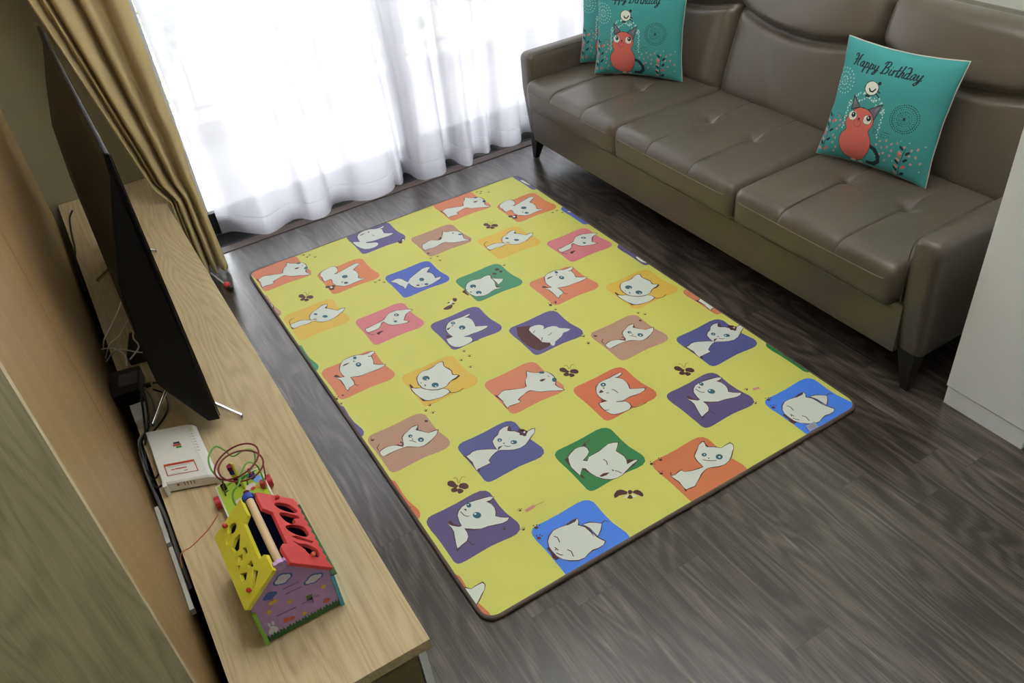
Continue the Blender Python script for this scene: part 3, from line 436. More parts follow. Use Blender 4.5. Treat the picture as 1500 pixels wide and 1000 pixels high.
# ------------------------------------------------------------------ balcony and what lies beyond
tag(struct('balcony_floor', MB().box(-0.9, 3.4, YW + .14, 5.05, -0.12, -0.02), M['balc']))
struct('balcony_kerb', MB().box(-0.9, 3.4, 4.93, 5.05, -0.02, 0.10, bev=.004).box(-1.0, -0.9, YW + .14, 5.05, -0.12, 2.6).box(3.4, 3.5, YW + .14, 5.05, -0.12, 2.6), M['render_w'])
rl = empty('balcony_railing', (1.2, 4.99, .1))
tag(rl, 'white metal balcony railing with thin upright bars outside the sliding door', 'railing')
MB().box(-.9, 3.4, 4.97, 5.01, 1.02, 1.06, bev=.004).box(-.9, 3.4, 4.98, 5.00, .16, .18).build('rail', M['frame_w'], rl)
bars = MB()
for i in range(36):
    x = -.86 + i * .12
    bars.cyl((x, 4.99, .10), (x, 4.99, 1.03), .008, 8)
b = bars.build('upright_bars', M['frame_w'], rl); 
finish(rl, (1.2, 4.99, .10))
def tree(x, y, z0, h, r, seed, label):
    t = empty('tree', (x, y, z0)); tag(t, label, 'tree', 'trees beyond the balcony')
    R = random.Random(seed)
    MB().tube([(x, y, z0), (x + .1, y, z0 + h * .3), (x, y + .1, z0 + h * .6)], [.14, .10, .05], 8).build('trunk', M['bark'], t)
    vs = []; fs = []
    for k in range(1500):
        a = R.random() * 2 * pi; u = R.uniform(-1, 1); q = R.random() ** .4
        p = Vector((x + r * q * sqrt(1 - u * u) * cos(a), y + r * q * sqrt(1 - u * u) * sin(a) * .8, z0 + h * .72 + r * q * u))
        d1_ = Vector((R.gauss(0, 1), R.gauss(0, 1), R.gauss(0, .6))).normalized() * .11
        d2_ = d1_.cross(Vector((R.gauss(0, 1), R.gauss(0, 1), R.gauss(0, 1)))).normalized() * .04
        b0 = len(vs)
        vs += [p - d1_, p + d2_, p + d1_, p - d2_]; fs.append((b0, b0 + 1, b0 + 2, b0 + 3))
    mesh_obj('foliage', vs, fs, M['leafm'], t)
    finish(t, (x, y, z0))
tree(2.3, 7.6, -3.2, 4.6, 1.2, 1, 'green tree showing faintly through the middle of the sheer curtain')
tree(4.4, 8.6, -3.2, 5.2, 1.4, 2, 'green tree showing faintly through the sheer above the sofa arm')
tree(.2, 8.8, -3.2, 3.9, 1.1, 3, 'low green tree behind the left part of the sheer curtain')
struct('street_ground', MB().box(-14, 18, 5.3, 26, -3.6, -3.4), M['balc'])
hb = empty('house', (4, 15, -3.4)); tag(hb, 'pale house across the street, washed out behind the sheer curtain', 'house')
MB().box(-3, 9, 14, 18, -3.4, .6).build('wall', M['house'], hb)
MB().box(-3.3, 9.3, 13.7, 18.3, .6, .8).build('roof', M['render_w'], hb)
for i in range(5):
    MB().box(-2 + i * 2.2, -1 + i * 2.2, 13.97, 14.0, -1.6, -.3).build('window', M['screen'], hb)
finish(hb, (3, 14, -3.4))

# ------------------------------------------------------------------ sheer curtain (hem path found on the real floor)
HEM = [(.448,3.74),(.50,3.70),(.56,3.625),(.616,3.566),(.65,3.56),(.689,3.573),(.735,3.60),(.775,3.616),(.81,3.60),(.840,3.552),(.87,3.535),(.904,3.539),(.94,3.57),(.975,3.626),(1.02,3.625),(1.065,3.601),(1.10,3.565),(1.142,3.543),(1.20,3.535),(1.26,3.55),(1.298,3.59),(1.306,3.613),(1.330,3.595),(1.355,3.62),(1.385,3.69),(1.403,3.704),(1.416,3.667),(1.418,3.606),(1.44,3.55),(1.465,3.525),(1.50,3.517),(1.538,3.523),(1.578,3.567),(1.61,3.64),(1.637,3.69),(1.663,3.675),(1.668,3.597),(1.692,3.538),(1.715,3.54),(1.745,3.59),(1.781,3.647),(1.81,3.635),(1.841,3.595),(1.87,3.62),(1.900,3.678),(1.918,3.66),(1.935,3.61),(1.96,3.59),(1.986,3.585),(2.02,3.592),(2.049,3.613),(2.075,3.65),(2.105,3.69),(2.14,3.68),(2.17,3.62),(2.21,3.58),(2.25,3.60),(2.29,3.66),(2.33,3.68),(2.37,3.62),(2.41,3.58),(2.46,3.60),(2.50,3.66),(2.55,3.68),(2.60,3.62),(2.66,3.60),(2.74,3.66)]
HEM = [(x, min(3.742, max(3.566, 3.543 + (y - 3.515) * .95))) for x, y in HEM]
path = catmull([(x, y, 0) for x, y in HEM], 7)
nx = len(path); ZS = [0.005, .022, .06, .08, .095, .11, .15, .2, .3, .42, .55, .7, .85, 1.0, 1.2, 1.4, 1.6, 1.8, 2.0, 2.2, 2.4]
vs = []; fs = []
for j, z in enumerate(ZS):
    w = min(1, z / 2.4); w = w * w * (3 - 2 * w)
    for i, p in enumerate(path):
        s = i / (nx - 1)
        xt = .36 + (2.74 - .36) * s; yt = 3.575 + .040 * sin(2 * pi * 15 * s + .6 * sin(9 * s)) 
        ripple = .004 * sin(31 * s + 5 * z) * (1 - w) + .003 * sin(90 * s + 2 * z)
        k = w * .85
        x = p.x * (1 - k) + xt * k; y = p.y * (1 - k) + yt * k + ripple
        vs.append((x, y, z))
for j in range(len(ZS) - 1):
    for i in range(nx - 1):
        fs.append((j * nx + i, j * nx + i + 1, (j + 1) * nx + i + 1, (j + 1) * nx + i))
sh = empty('sheer_curtain', (1.6, 3.58, 0))
tag(sh, 'long white see-through curtain with a scalloped hem hanging in front of the bright glass door', 'curtain')
o = mesh_obj('voile', vs, fs, M['sheer'], sh, smooth=True)
st = MB(); row = [Vector(vs[4 * nx + i]) + Vector((0, -.0015, 0)) for i in range(0, nx, 2)]
st.tube(row, .0011, 4); st.build('hem_stitching', M['thread'], sh)
finish(sh, (1.6, 3.58, 0))

# curtain rod
rod = empty('curtain_rod', (1.2, 3.55, 2.42)); tag(rod, 'pale ceiling-high curtain rod above the sliding door', 'curtain rod')
MB().cyl((-.2, 3.575, 2.42), (2.8, 3.575, 2.42), .013, 12).build('rod', M['rail_edge'], rod)
for bx_ in (-.1, 2.6): MB().cyl((bx_, 3.575, 2.42), (bx_, 3.73, 2.42), .008, 8).build('bracket', M['rail_edge'], rod)
finish(rod, (1.2, 3.55, 2.42))

# ------------------------------------------------------------------ beige drape gathered at the left
def drape():
    N = 240; Z = [.03, .05, .09, .15, .22, .3, .38, .46, .55, .65, .75, .85, 1.0, 1.2, 1.45, 1.7, 1.95, 2.2, 2.4]
    vs = []; fs = []
    key = [(0, .0, .55), (.055, .02, -.9), (.13, .10, .75), (.17, .15, -.25), (.215, .20, .65), (.25, .24, -.9), (.33, .36, -.6), (.40, .47, 1.0), (.445, .50, .4), (.475, .50, -.8), (.50, .58, -1.0), (.56, .66, .25), (.60, .72, .35), (.645, .76, -.55), (.70, .83, -1.1), (.78, .91, -.95), (.85, .985, -.3), (.92, 1.0, .6), (1.0, .95, 1.2)]
    pts = catmull([(a, b, c) for a, b, c in key], 13)
    n = len(pts)
    for z in Z:
        if z > .38: xl = .225 - .195 * (z - .38)
        else: xl = .256
        bulge = .018 * exp(-((z - .62) / .10) ** 2)
        xr = .374 + .012 * max(0, (.4 - z)) / .4 + bulge * .3
        yc = 3.445 - (.040 * max(0, .5 - z) / .5)
        amp = .047
        for q in pts:
            t = q.y
            x = xl + (xr - xl) * t
            y = yc + amp * (q.z) - bulge * t + .004 * sin(7 * q.x + 4 * z)
            vs.append((x, y, z))
    for j in range(len(Z) - 1):
        for i in range(n - 1):
            fs.append((j * n + i, j * n + i + 1, (j + 1) * n + i + 1, (j + 1) * n + i))
    return vs, fs
vs, fs = drape()
o = mesh_obj('beige_curtain', vs, fs, M['beige'], None, smooth=True)
md = o.modifiers.new('thickness', 'SOLIDIFY'); md.thickness = .0025; md.offset = 0
tag(o, 'heavy beige curtain gathered in deep folds between the television bench and the sheer curtain', 'curtain')
finish_mesh(o, (.3, 3.44, 0))

# ------------------------------------------------------------------ play mat

MX0, MX1, MY0, MY1, MZ = 0.438, 1.822, 1.194, 3.306, 0.0125
BW = 0.0085
def rounded_rect(x0, x1, y0, y1, r, n=8):
    out = []
    for cx, cy, a0 in ((x1 - r, y1 - r, 0), (x0 + r, y1 - r, 90), (x0 + r, y0 + r, 180), (x1 - r, y0 + r, 270)):
        for k in range(n + 1):
            a = radians(a0 + 90 * k / n); out.append((cx + r * cos(a), cy + r * sin(a)))
    return out
CLIP = rounded_rect(MX0 + BW, MX1 - BW, MY0 + BW, MY1 - BW, .038)
def clip_poly(poly):
    out = poly
    n = len(CLIP)
    bx0, bx1, by0, by1 = MX0 + BW, MX1 - BW, MY0 + BW, MY1 - BW
    if all(bx0 + .04 < p[0] < bx1 - .04 and by0 + .04 < p[1] < by1 - .04 for p in poly): return poly
    for i in range(n):
        ax, ay = CLIP[i]; bx, by = CLIP[(i + 1) % n]
        if abs(ax - bx) + abs(ay - by) < 1e-7: continue
        def side(p): return (bx - ax) * (p[1] - ay) - (by - ay) * (p[0] - ax)
        res = []; m = len(out)
        for k in range(m):
            p, q = out[k], out[(k + 1) % m]; sp, sq = side(p), side(q)
            if sp >= 0: res.append(p)
            if (sp >= 0) != (sq >= 0):
                t = sp / (sp - sq); res.append((p[0] + (q[0] - p[0]) * t, p[1] + (q[1] - p[1]) * t))
        out = res
        if len(out) < 3: return []
    return out
class Print:
    def __init__(s): s.v = []; s.f = []; s.m = []; s.bump = 0
    def poly(s, pts, layer, mi):
        pts = clip_poly(pts)
        if len(pts) < 3: return
        z = MZ + .00012 * layer
        tris = tessellate_polygon([[Vector((p[0], p[1], 0)) for p in pts]])
        b = len(s.v); s.v += [(p[0], p[1], z) for p in pts]
        for t in tris:
            a, c, d = [Vector((pts[i][0], pts[i][1], 0)) for i in t]
            tt = t if (c - a).cross(d - a).z > 0 else (t[0], t[2], t[1])
            s.f.append(tuple(i + b for i in tt)); s.m.append(mi)
    def stroke(s, pts, w, layer, mi, closed=False):
        n = len(pts)
        if closed: seg = [(pts[i], pts[(i + 1) % n]) for i in range(n)]
        else: seg = [(pts[i], pts[i + 1]) for i in range(n - 1)]
        # mitred strip
        L = []; R = []
        for i in range(n):
            p = Vector((*pts[i], 0))
            a = Vector((*pts[i - 1], 0)) if (closed or i > 0) else None
            c = Vector((*pts[(i + 1) % n], 0)) if (closed or i < n - 1) else None
            d1 = (p - a) if a is not None else (c - p); d2 = (c - p) if c is not None else d1
            if d1.length < 1e-6: d1 = d2
            if d2.length < 1e-6: d2 = d1
            d1 = d1.normalized(); d2 = d2.normalized()
            n1 = Vector((-d1.y, d1.x, 0)); n2 = Vector((-d2.y, d2.x, 0))
            mt = n1 + n2
            if mt.length < .2: mt = n1
            mt = mt.normalized(); k = min(1.6, 1 / max(.5, mt.dot(n1)))
            wv = w * (0.75 + 0.35 * sin(i * 1.7)) if closed else w
            L.append((p.x + mt.x * wv * k / 2, p.y + mt.y * wv * k / 2)); R.append((p.x - mt.x * wv * k / 2, p.y - mt.y * wv * k / 2))
        m = n if closed else n - 1
        for i in range(m):
            j = (i + 1) % n
            s.poly([R[i], R[j], L[j], L[i]], layer, mi)
pm = lambda n, c: print_mat(n, c, .04 if ('maroon' in n or 'eye' in n) else .10 if 'green' in n else .16)
PC = dict(base=(0.640, 0.640, 0.105, 1), white=(0.68, 0.73, 0.66, 1), maroon=(0.080, 0.018, 0.020, 1), eye=(0.02, 0.115, 0.165, 1), hi=(0.75, 0.85, 0.88, 1), pinkish=(0.62, 0.22, 0.22, 1),
          purple=(0.085, 0.060, 0.25, 1), violet=(0.072, 0.042, 0.19, 1), navy=(0.050, 0.060, 0.27, 1), blue=(0.045, 0.095, 0.52, 1), sky=(0.022, 0.20, 0.86, 1),
          green=(0.035, 0.26, 0.12, 1), green2=(0.006, 0.20, 0.045, 1), orangeA=(0.68, 0.20, 0.085, 1), orangeB=(0.70, 0.20, 0.05, 1), orangeC=(0.66, 0.135, 0.035, 1), orangeD=(0.64, 0.155, 0.035, 1),
          gold=(0.74, 0.47, 0.035, 1), pink=(0.66, 0.17, 0.20, 1), brown=(0.46, 0.25, 0.165, 1))
names = list(PC); PMATS = [pm('mat_print_' + k, PC[k]) for k in names]; IX = {k: i for i, k in enumerate(names)}
PR = Print()
base = rounded_rect(MX0 + BW * .6, MX1 - BW * .6, MY0 + BW * .6, MY1 - BW * .6, .040)
b0 = len(PR.v); PR.v += [(x, y, MZ) for x, y in base]; PR.f.append(tuple(range(b0, b0 + len(base)))); PR.m.append(IX['base'])
TX0, TDX, TY0, TDY = 0.5575, 0.2240, 3.204, -0.2128
ROWS = [{0: 'A', 2: 'C', 4: 'A', 6: 'C'}, {-1: 'D', 1: 'B', 3: 'D', 5: 'B'}, {0: 'F', 2: 'E', 4: 'F', 6: 'E'}, {-1: 'H', 1: 'G', 3: 'H', 5: 'G'}, {0: 'I', 2: 'L', 4: 'I', 6: 'L'},
        {-1: 'M', 1: 'J', 3: 'M', 5: 'J'}, {0: 'K', 2: 'A', 4: 'K', 6: 'A'}, {-1: 'O', 1: 'N', 3: 'O', 5: 'N'}, {0: 'P', 2: 'R', 4: 'P', 6: 'R'}, {-1: 'S', 1: 'Q', 3: 'S', 5: 'Q'}]
def pairs(a, cx=0, cy=0): return [(cx + a[i] / 2000, cy + a[i + 1] / 2000) for i in range(0, len(a), 2)]
OUT = [(x / 2000 - .015, y / 2000 + .001) for x, y in JM['outline']]
for r, row in enumerate(ROWS):
    for c, k in row.items():
        cx, cy = TX0 + TDX * c + (.012 if c < 0 else -.008 if c > 5 else 0), TY0 + TDY * r
        col, shapes = JM['tiles'][k]
        off = {'R': .015, 'A': .004, 'Q': .018, 'P': .012, 'S': .006}.get(k, .008)
        PR.poly([(cx + off + x, cy + y * .985) for x, y in OUT], 1, IX[col])
        lay = 3
        for kind, a in shapes:
            pts = pairs(a, cx, cy)
            if kind in 'Ww':
                PR.poly(pts, lay, IX['white'])
                if kind == 'W': PR.stroke(pts, .0033, lay + 1, IX['maroon'], True)
                lay += 2
            elif kind in 'MN': PR.poly(pts, lay if kind == 'M' else 9, IX['maroon']); lay += 0
            elif kind == 'E': PR.poly(pts, 9, IX['eye'])
            elif kind == 'H': PR.poly(pts, 11, IX['hi'])
            elif kind == 'P': PR.poly(pts, 9, IX['pinkish'])
            elif kind == 'L': PR.stroke(pts, .0026, 10, IX['maroon'])
bf, bl, pos = JM['bf']
for px, py in pos:
    for w in bf: PR.poly(pairs(w, px / 2000, py / 2000), 3, IX['maroon'])
    for w in bl: PR.stroke(pairs(w, px / 2000, py / 2000), .0014, 3, IX['maroon'])
for key in ('mt', 'mt2'):
    bf, bl, pos = JM[key]
    for px, py in pos:
        for w in bl: PR.poly(pairs(w, px / 2000, py / 2000), 3, IX['white'])
        for w in bf: PR.poly(pairs(w, px / 2000, py / 2000), 4, IX['maroon'])
def dot(x, y, r, layer, mi, ay=1.0): PR.poly([(x + r * cos(k * pi / 5), y + r * ay * sin(k * pi / 5)) for k in range(10)], layer, mi)
for x, y in JM['paws']:
    x /= 2000; y /= 2000
    dot(x, y, .0042, 12, IX['maroon'], .8)
    dot(x - .005, y + .005, .0017, 12, IX['maroon']); dot(x + .001, y + .007, .0017, 12, IX['maroon']); dot(x + .006, y + .0035, .0017, 12, IX['maroon'])
for pl in JM['pills']:
    p = [(a / 2000, b_ / 2000) for a, b_ in pl]
    PR.stroke(p[:2], .010, 12, IX['pinkish'])
    if len(p) > 2: PR.stroke(p[1:], .001, 12, IX['maroon'])
pmx = empty('play_mat', (1.126, 2.25, 0))
tag(pmx, 'yellow foam play mat printed with white cats in coloured squares on the dark wooden floor', 'play mat')
o = mesh_obj('printed_top', PR.v, PR.f, PMATS, pmx, fm=PR.m)
# foam slab and edge binding
def ring_prism(r_out, z0, z1, name, mat):
    n = len(r_out)
    v = [(x, y, z0) for x, y in r_out] + [(x, y, z1) for x, y in r_out]
    f = [tuple(reversed(range(n))), tuple(range(n, 2 * n))] + [(i, (i + 1) % n, n + (i + 1) % n, n + i) for i in range(n)]
    return mesh_obj(name, v, f, mat, pmx)
ring_prism(rounded_rect(MX0 + .005, MX1 - .005, MY0 + .005, MY1 - .005, .04), .0005, MZ - .0004, 'foam_core', M['foam'])
bp = rounded_rect(MX0 + .006, MX1 - .006, MY0 + .006, MY1 - .006, .041, 10)
bpath = []
for i in range(len(bp)):
    x0, y0 = bp[i]; x1, y1 = bp[(i + 1) % len(bp)]
    d = sqrt((x1 - x0) ** 2 + (y1 - y0) ** 2); k = max(1, int(d / .05))
    for q in range(k):
        t = q / k; bpath.append((x0 + (x1 - x0) * t, y0 + (y1 - y0) * t))
vs = []; fs = []; prof = [(.0030, .0132), (-.0005, .0142), (-.0045, .0125), (-.0065, .0075), (-.0060, .0025), (-.003, .0004), (.003, .0004)]
# profile is (inward offset, z)
nb = len(bpath); np_ = len(prof)
for i, (x, y) in enumerate(bpath):
    xa, ya = bpath[i - 1]; xb, yb = bpath[(i + 1) % nb]
    t = Vector((xb - xa, yb - ya)).normalized(); nrm = Vector((-t.y, t.x))  # inward (path is counter-clockwise)
    wob = .0006 * sin(i * .9) + (.0015 * sin(i * .21))
    for a, z in prof: vs.append((x + nrm.x * (a + wob * .4), y + nrm.y * (a + wob * .4), z))
for i in range(nb):
    j = (i + 1) % nb
    for k in range(np_ - 1): fs.append((i * np_ + k, i * np_ + k + 1, j * np_ + k + 1, j * np_ + k))
mesh_obj('edge_binding', vs, fs, M['binding'], pmx, smooth=True)
# small woven tag on the near edge
tagm = simple('woven_tag', srgb(150, 160, 190), .7, bumpsc=200, var=.1)
q = [(1.603, 1.2035), (1.640, 1.2035), (1.646, 1.226), (1.610, 1.229)]
tg = MB(); tg.add([(x, y, .0162) for x, y in q] + [(x, y, .0152) for x, y in q], [(0, 1, 2, 3), (7, 6, 5, 4), (0, 4, 5, 1), (1, 5, 6, 2), (2, 6, 7, 3), (3, 7, 4, 0)], 0)
for k in range(3):
    yy = 1.208 + k * .0055
    tg.add([(1.612 + k * .001, yy, .0164), (1.634, yy, .0164), (1.635, yy + .0025, .0164), (1.613 + k * .001, yy + .0025, .0164)], [(0, 1, 2, 3)], 1)
tg.build('sewn_tag', [tagm, M['foam']], pmx, label='small pale blue sewn tag')
finish(pmx, (1.126, 2.25, 0))

# ------------------------------------------------------------------ cushions
def lin(a, b, n): return [a + (b - a) * i / n for i in range(n + 1)]
def cushion(hx, hy, hz, r, top=None, xs=None, ys=None, nz=6, bulge=0.0):
    """soft box, half sizes hx hy hz, edge radius r; top(x, y) offsets the upper side"""
    xs = xs or lin(-1, 1, 30); ys = ys or lin(-1, 1, 30); zs = lin(-1, 1, nz)
    bm = bmesh.new(); cache = {}
    def vert(x, y, z):
        k = (round(x, 5), round(y, 5), round(z, 5))
        if k in cache: return cache[k]
        p = Vector((x * hx, y * hy, z * hz))
        q = Vector((max(-hx + r, min(hx - r, p.x)), max(-hy + r, min(hy - r, p.y)), max(-hz + r, min(hz - r, p.z))))
        d = p - q
        if d.length > 1e-9: p = q + d.normalized() * r
        if bulge:
            p.x += bulge * x * max(0, 1 - y * y) * (1 - z * z); p.y += bulge * .5 * y * max(0, 1 - x * x) * (1 - z * z)
        if top is not None:
            w = max(0, min(1, (z + 1) / 2)); p.z += top(p.x, p.y) * (w ** 1.5)
        v = bm.verts.new(p); cache[k] = v; return v
    def face(a):
        try: bm.faces.new(a)
        except ValueError: pass
    for i in range(len(xs) - 1):
        for j in range(len(ys) - 1):
            for z in (-1, 1):
                a = [vert(xs[i], ys[j], z), vert(xs[i + 1], ys[j], z), vert(xs[i + 1], ys[j + 1], z), vert(xs[i], ys[j + 1], z)]
                face(a if z > 0 else a[::-1])
    for j in range(len(ys) - 1):
        for k in range(len(zs) - 1):
            for x in (-1, 1):
                a = [vert(x, ys[j], zs[k]), vert(x, ys[j + 1], zs[k]), vert(x, ys[j + 1], zs[k + 1]), vert(x, ys[j], zs[k + 1])]
                face(a if x > 0 else a[::-1])
    for i in range(len(xs) - 1):
        for k in range(len(zs) - 1):
            for y in (-1, 1):
                a = [vert(xs[i], y, zs[k]), vert(xs[i + 1], y, zs[k]), vert(xs[i + 1], y, zs[k + 1]), vert(xs[i], y, zs[k + 1])]
                face(a if y < 0 else a[::-1])
    return bm
def bm_obj(name, bm, mat, parent, Mx=None, smooth=True):
    if Mx is not None: bm.transform(Mx)
    me = bpy.data.meshes.new(name); bm.to_mesh(me); bm.free()
    me.materials.append(mat)
    me.polygons.foreach_set('use_smooth', [smooth] * len(me.polygons))
    o = bpy.data.objects.new(name, me); return link(o, parent)
def dense(base, centres, half, w=.02):
    out = set(round(b, 5) for b in base)
    for c in centres:
        for k in (-1, -.6, -.3, -.12, 0, .12, .3, .6, 1):
            v = (c + k * w) / half
            if -1 < v < 1: out.add(round(v, 5))
    return sorted(out)

# ------------------------------------------------------------------ sofa
sofa = empty('sofa', (2.35, 2.285, 0))
tag(sofa, 'long grey-brown leather three-seat sofa along the right wall with tufted seats', 'sofa')
SEATY = [(1.245, 1.935), (1.938, 2.642), (2.645, 3.332)]
MB().box(1.967, 2.80, 1.225, 3.348, .133, .315, bev=.008).build('base', M['leather'], sofa)
lip = MB()
for z in (.288,): lip.tube([(1.9625, 1.26, z), (1.9625, 3.31, z)], .0014, 6)
lip.build('base_stitching', M['stitch'], sofa)
for si, (y0, y1) in enumerate(SEATY):
    hy = (y1 - y0) / 2; hx = .325; hz = .073; xc = 1.925 + hx; yc = (y0 + y1) / 2; zc = .374
    tufts = [(.005, -.122), (.005, .122)]
    def top(x, y, tufts=tufts, hx=hx, hy=hy):
        ex = 1 - (x / hx) ** 2; ey = 1 - (y / hy) ** 2
        z = .016 * max(0, ex) ** .7 * max(0, ey) ** .5
        z -= .010 * exp(-((y) / .03) ** 2) * 0
        for tx, ty in tufts:
            d2 = (x - tx) ** 2 + (y - ty) ** 2
            z -= .024 * exp(-d2 / .0014) + .012 * exp(-d2 / .00010)
            # seam running from the tuft to the front edge and shallowly to the back
            front = 1 / (1 + exp((x - tx) * 60)); back = .55 * (1 - front)
            z -= (front + back * exp(-max(0, x - tx) * 4)) * (.0085 * exp(-((y - ty) / .0032) ** 2) + .0045 * exp(-((y - ty) / .022) ** 2))
        z += .0025 * sin(9 * x + 2 + 3 * si) * sin(7 * y + si) 
        return z
    bm = cushion(hx, hy, hz, .036, top, dense(lin(-1, 1, 44), [.005], hx, .03), dense(lin(-1, 1, 44), [-.122, .122], hy, .016), 8, .006)
    c = bm_obj('seat_cushion', bm, M['leather'], sofa, Matrix.Translation((xc, yc, zc)))
    # top-stitch seam along the front border
    sm = MB(); zz = .405
    pts = [(1.935 + .05, y0 + .0035, zz - .002), (1.935 + .009, y0 + .008, zz), (1.9225, y0 + .045, zz)] + [(1.9205 - .003 * sin(pi * k / 8), y0 + .045 + (y1 - y0 - .09) * k / 8, zz) for k in range(1, 8)] + [(1.9225, y1 - .045, zz), (1.944, y1 - .008, zz), (1.985, y1 - .0035, zz - .002)]
    sm.tube(catmull(pts, 4), .0013, 6); sm.build('front_stitching', M['stitch'], c)
    # back cushion: lumbar block with a headrest roll above the curved seam
    H = .56; W = y1 - y0 - .006; D = .17
    hxx, hyy, hzz = H / 2, W / 2, D / 2
    def tb(x, y, hxx=hxx, hyy=hyy, si=si):
        t = y / hyy
        seam = .042 + .058 * t * t          # height of the seam, measured from the middle of the cushion
        d = x - seam
        z = .028 * max(0, 1 - t * t) ** .6 * max(0, 1 - (x / hxx) ** 2) ** .5
        z -= .034 * exp(-(d / .016) ** 2) * (1 - .35 * abs(t)) 
        if d > 0: z += .030 * (1 - exp(-d / .02)) * (1 - .25 * t * t)
        z += .004 * sin(8 * y + 3 * si) * sin(10 * x)
        z -= .004 * exp(-((y - (x + .3) * .5) / .03) ** 2) * (1 if d < 0 else 0)
        return z
    bm = cushion(hxx, hyy, hzz, .055, tb, lin(-1, 1, 60), lin(-1, 1, 40), 8, .0)
    # local: x up the back, y width, z towards the sitter
    ang = radians(17)
    up = Vector((sin(ang), 0, cos(ang))); fw = Vector((-cos(ang), 0, sin(ang))); side = fw.cross(up)
    o0 = Vector((2.475, (y0 + y1) / 2, .425)) + up * hxx - fw * hzz
    R3 = Matrix((( up.x, 0, fw.x, o0.x), (0, 1, 0, o0.y), (up.z, 0, fw.z, o0.z), (0, 0, 0, 1)))
    bc = bm_obj('back_cushion', bm, M['leather'], sofa, R3)
    bmx = bmesh.new(); bmx.from_mesh(bc.data); bmesh.ops.recalc_face_normals(bmx, faces=bmx.faces[:]); bmx.to_mesh(bc.data); bmx.free()
    sm = MB(); pts = []
    for k in range(13):
        yy = -W / 2 * .9 + W * .9 * k / 12
        pts.append(R3 @ Vector((hxx - .004 - (.012 if k in (0, 12) else 0), yy, hzz - .020)))
    sm.tube(catmull(pts, 3), .002, 6); sm.build('headrest_piping', M['leather'], bc)
MB().box(2.69, 2.81, 1.235, 3.34, .20, .925, bev=.025).build('back_frame', M['leather'], sofa)
for (ya, yb) in ((1.143, 1.243), (3.330, 3.430)):
    hx, hy, hz = .405, (yb - ya) / 2, .2125
    def ta(x, y): return -.012 * (x + .4) * 0 + .004 * (1 - (y / .05) ** 2)
    bm = cushion(hx, hy, hz, .034, ta, lin(-1, 1, 40), lin(-1, 1, 10), 24, .0)
    for v in bm.verts:      # the front of the arm leans back a little towards the floor
        if v.co.x < 0: v.co.x += .022 * max(0, (-v.co.z) / hz + .2) * (-v.co.x / hx)
    ar = bm_obj('armrest', bm, M['leather'], sofa, Matrix.Translation((1.960 + hx, (ya + yb) / 2, .343)))
    sm = MB(); s_ = 1 if ya < 2 else -1
    yy = yb - .0025 if ya < 2 else ya + .0025
    pts = [(1.99, yy, .16), (1.972, yy, .30), (1.966, yy, .46), (1.968, yy, .515), (1.985, yy - .002 * s_, .545), (2.03, yy - .003 * s_, .552), (2.3, yy - .003 * s_, .552)]
    sm.tube(catmull(pts, 4), .0018, 6); sm.build('arm_seam', M['leather'], ar)
for (lx, ly, dx, dy) in ((2.02, 1.195, -.022, -.022), (2.02, 3.385, -.012, .028), (2.73, 1.195, .02, -.02), (2.73, 3.385, .02, .02)):
    lg = MB()
    vs = []; 
    for z, hw, t in ((.15, .030, 0), (.135, .030, .05), (.003, .011, 1)):
        cx, cy = lx + dx * t, ly + dy * t
        vs += [(cx - hw, cy - hw, z), (cx + hw, cy - hw, z), (cx + hw, cy + hw, z), (cx - hw, cy + hw, z)]
    fs = [(3, 2, 1, 0), (8, 9, 10, 11)]
    for a in (0, 4): fs += [(a + k, a + (k + 1) % 4, a + 4 + (k + 1) % 4, a + 4 + k) for k in range(4)]
    lg.add(vs, fs); lo = lg.build('leg', M['leg'], sofa)
    MB().box(lx + dx - .009, lx + dx + .009, ly + dy - .009, ly + dy + .009, 0, .004).build('foot_pad', M['white_pl'], lo)
finish(sofa, (2.35, 2.285, 0))

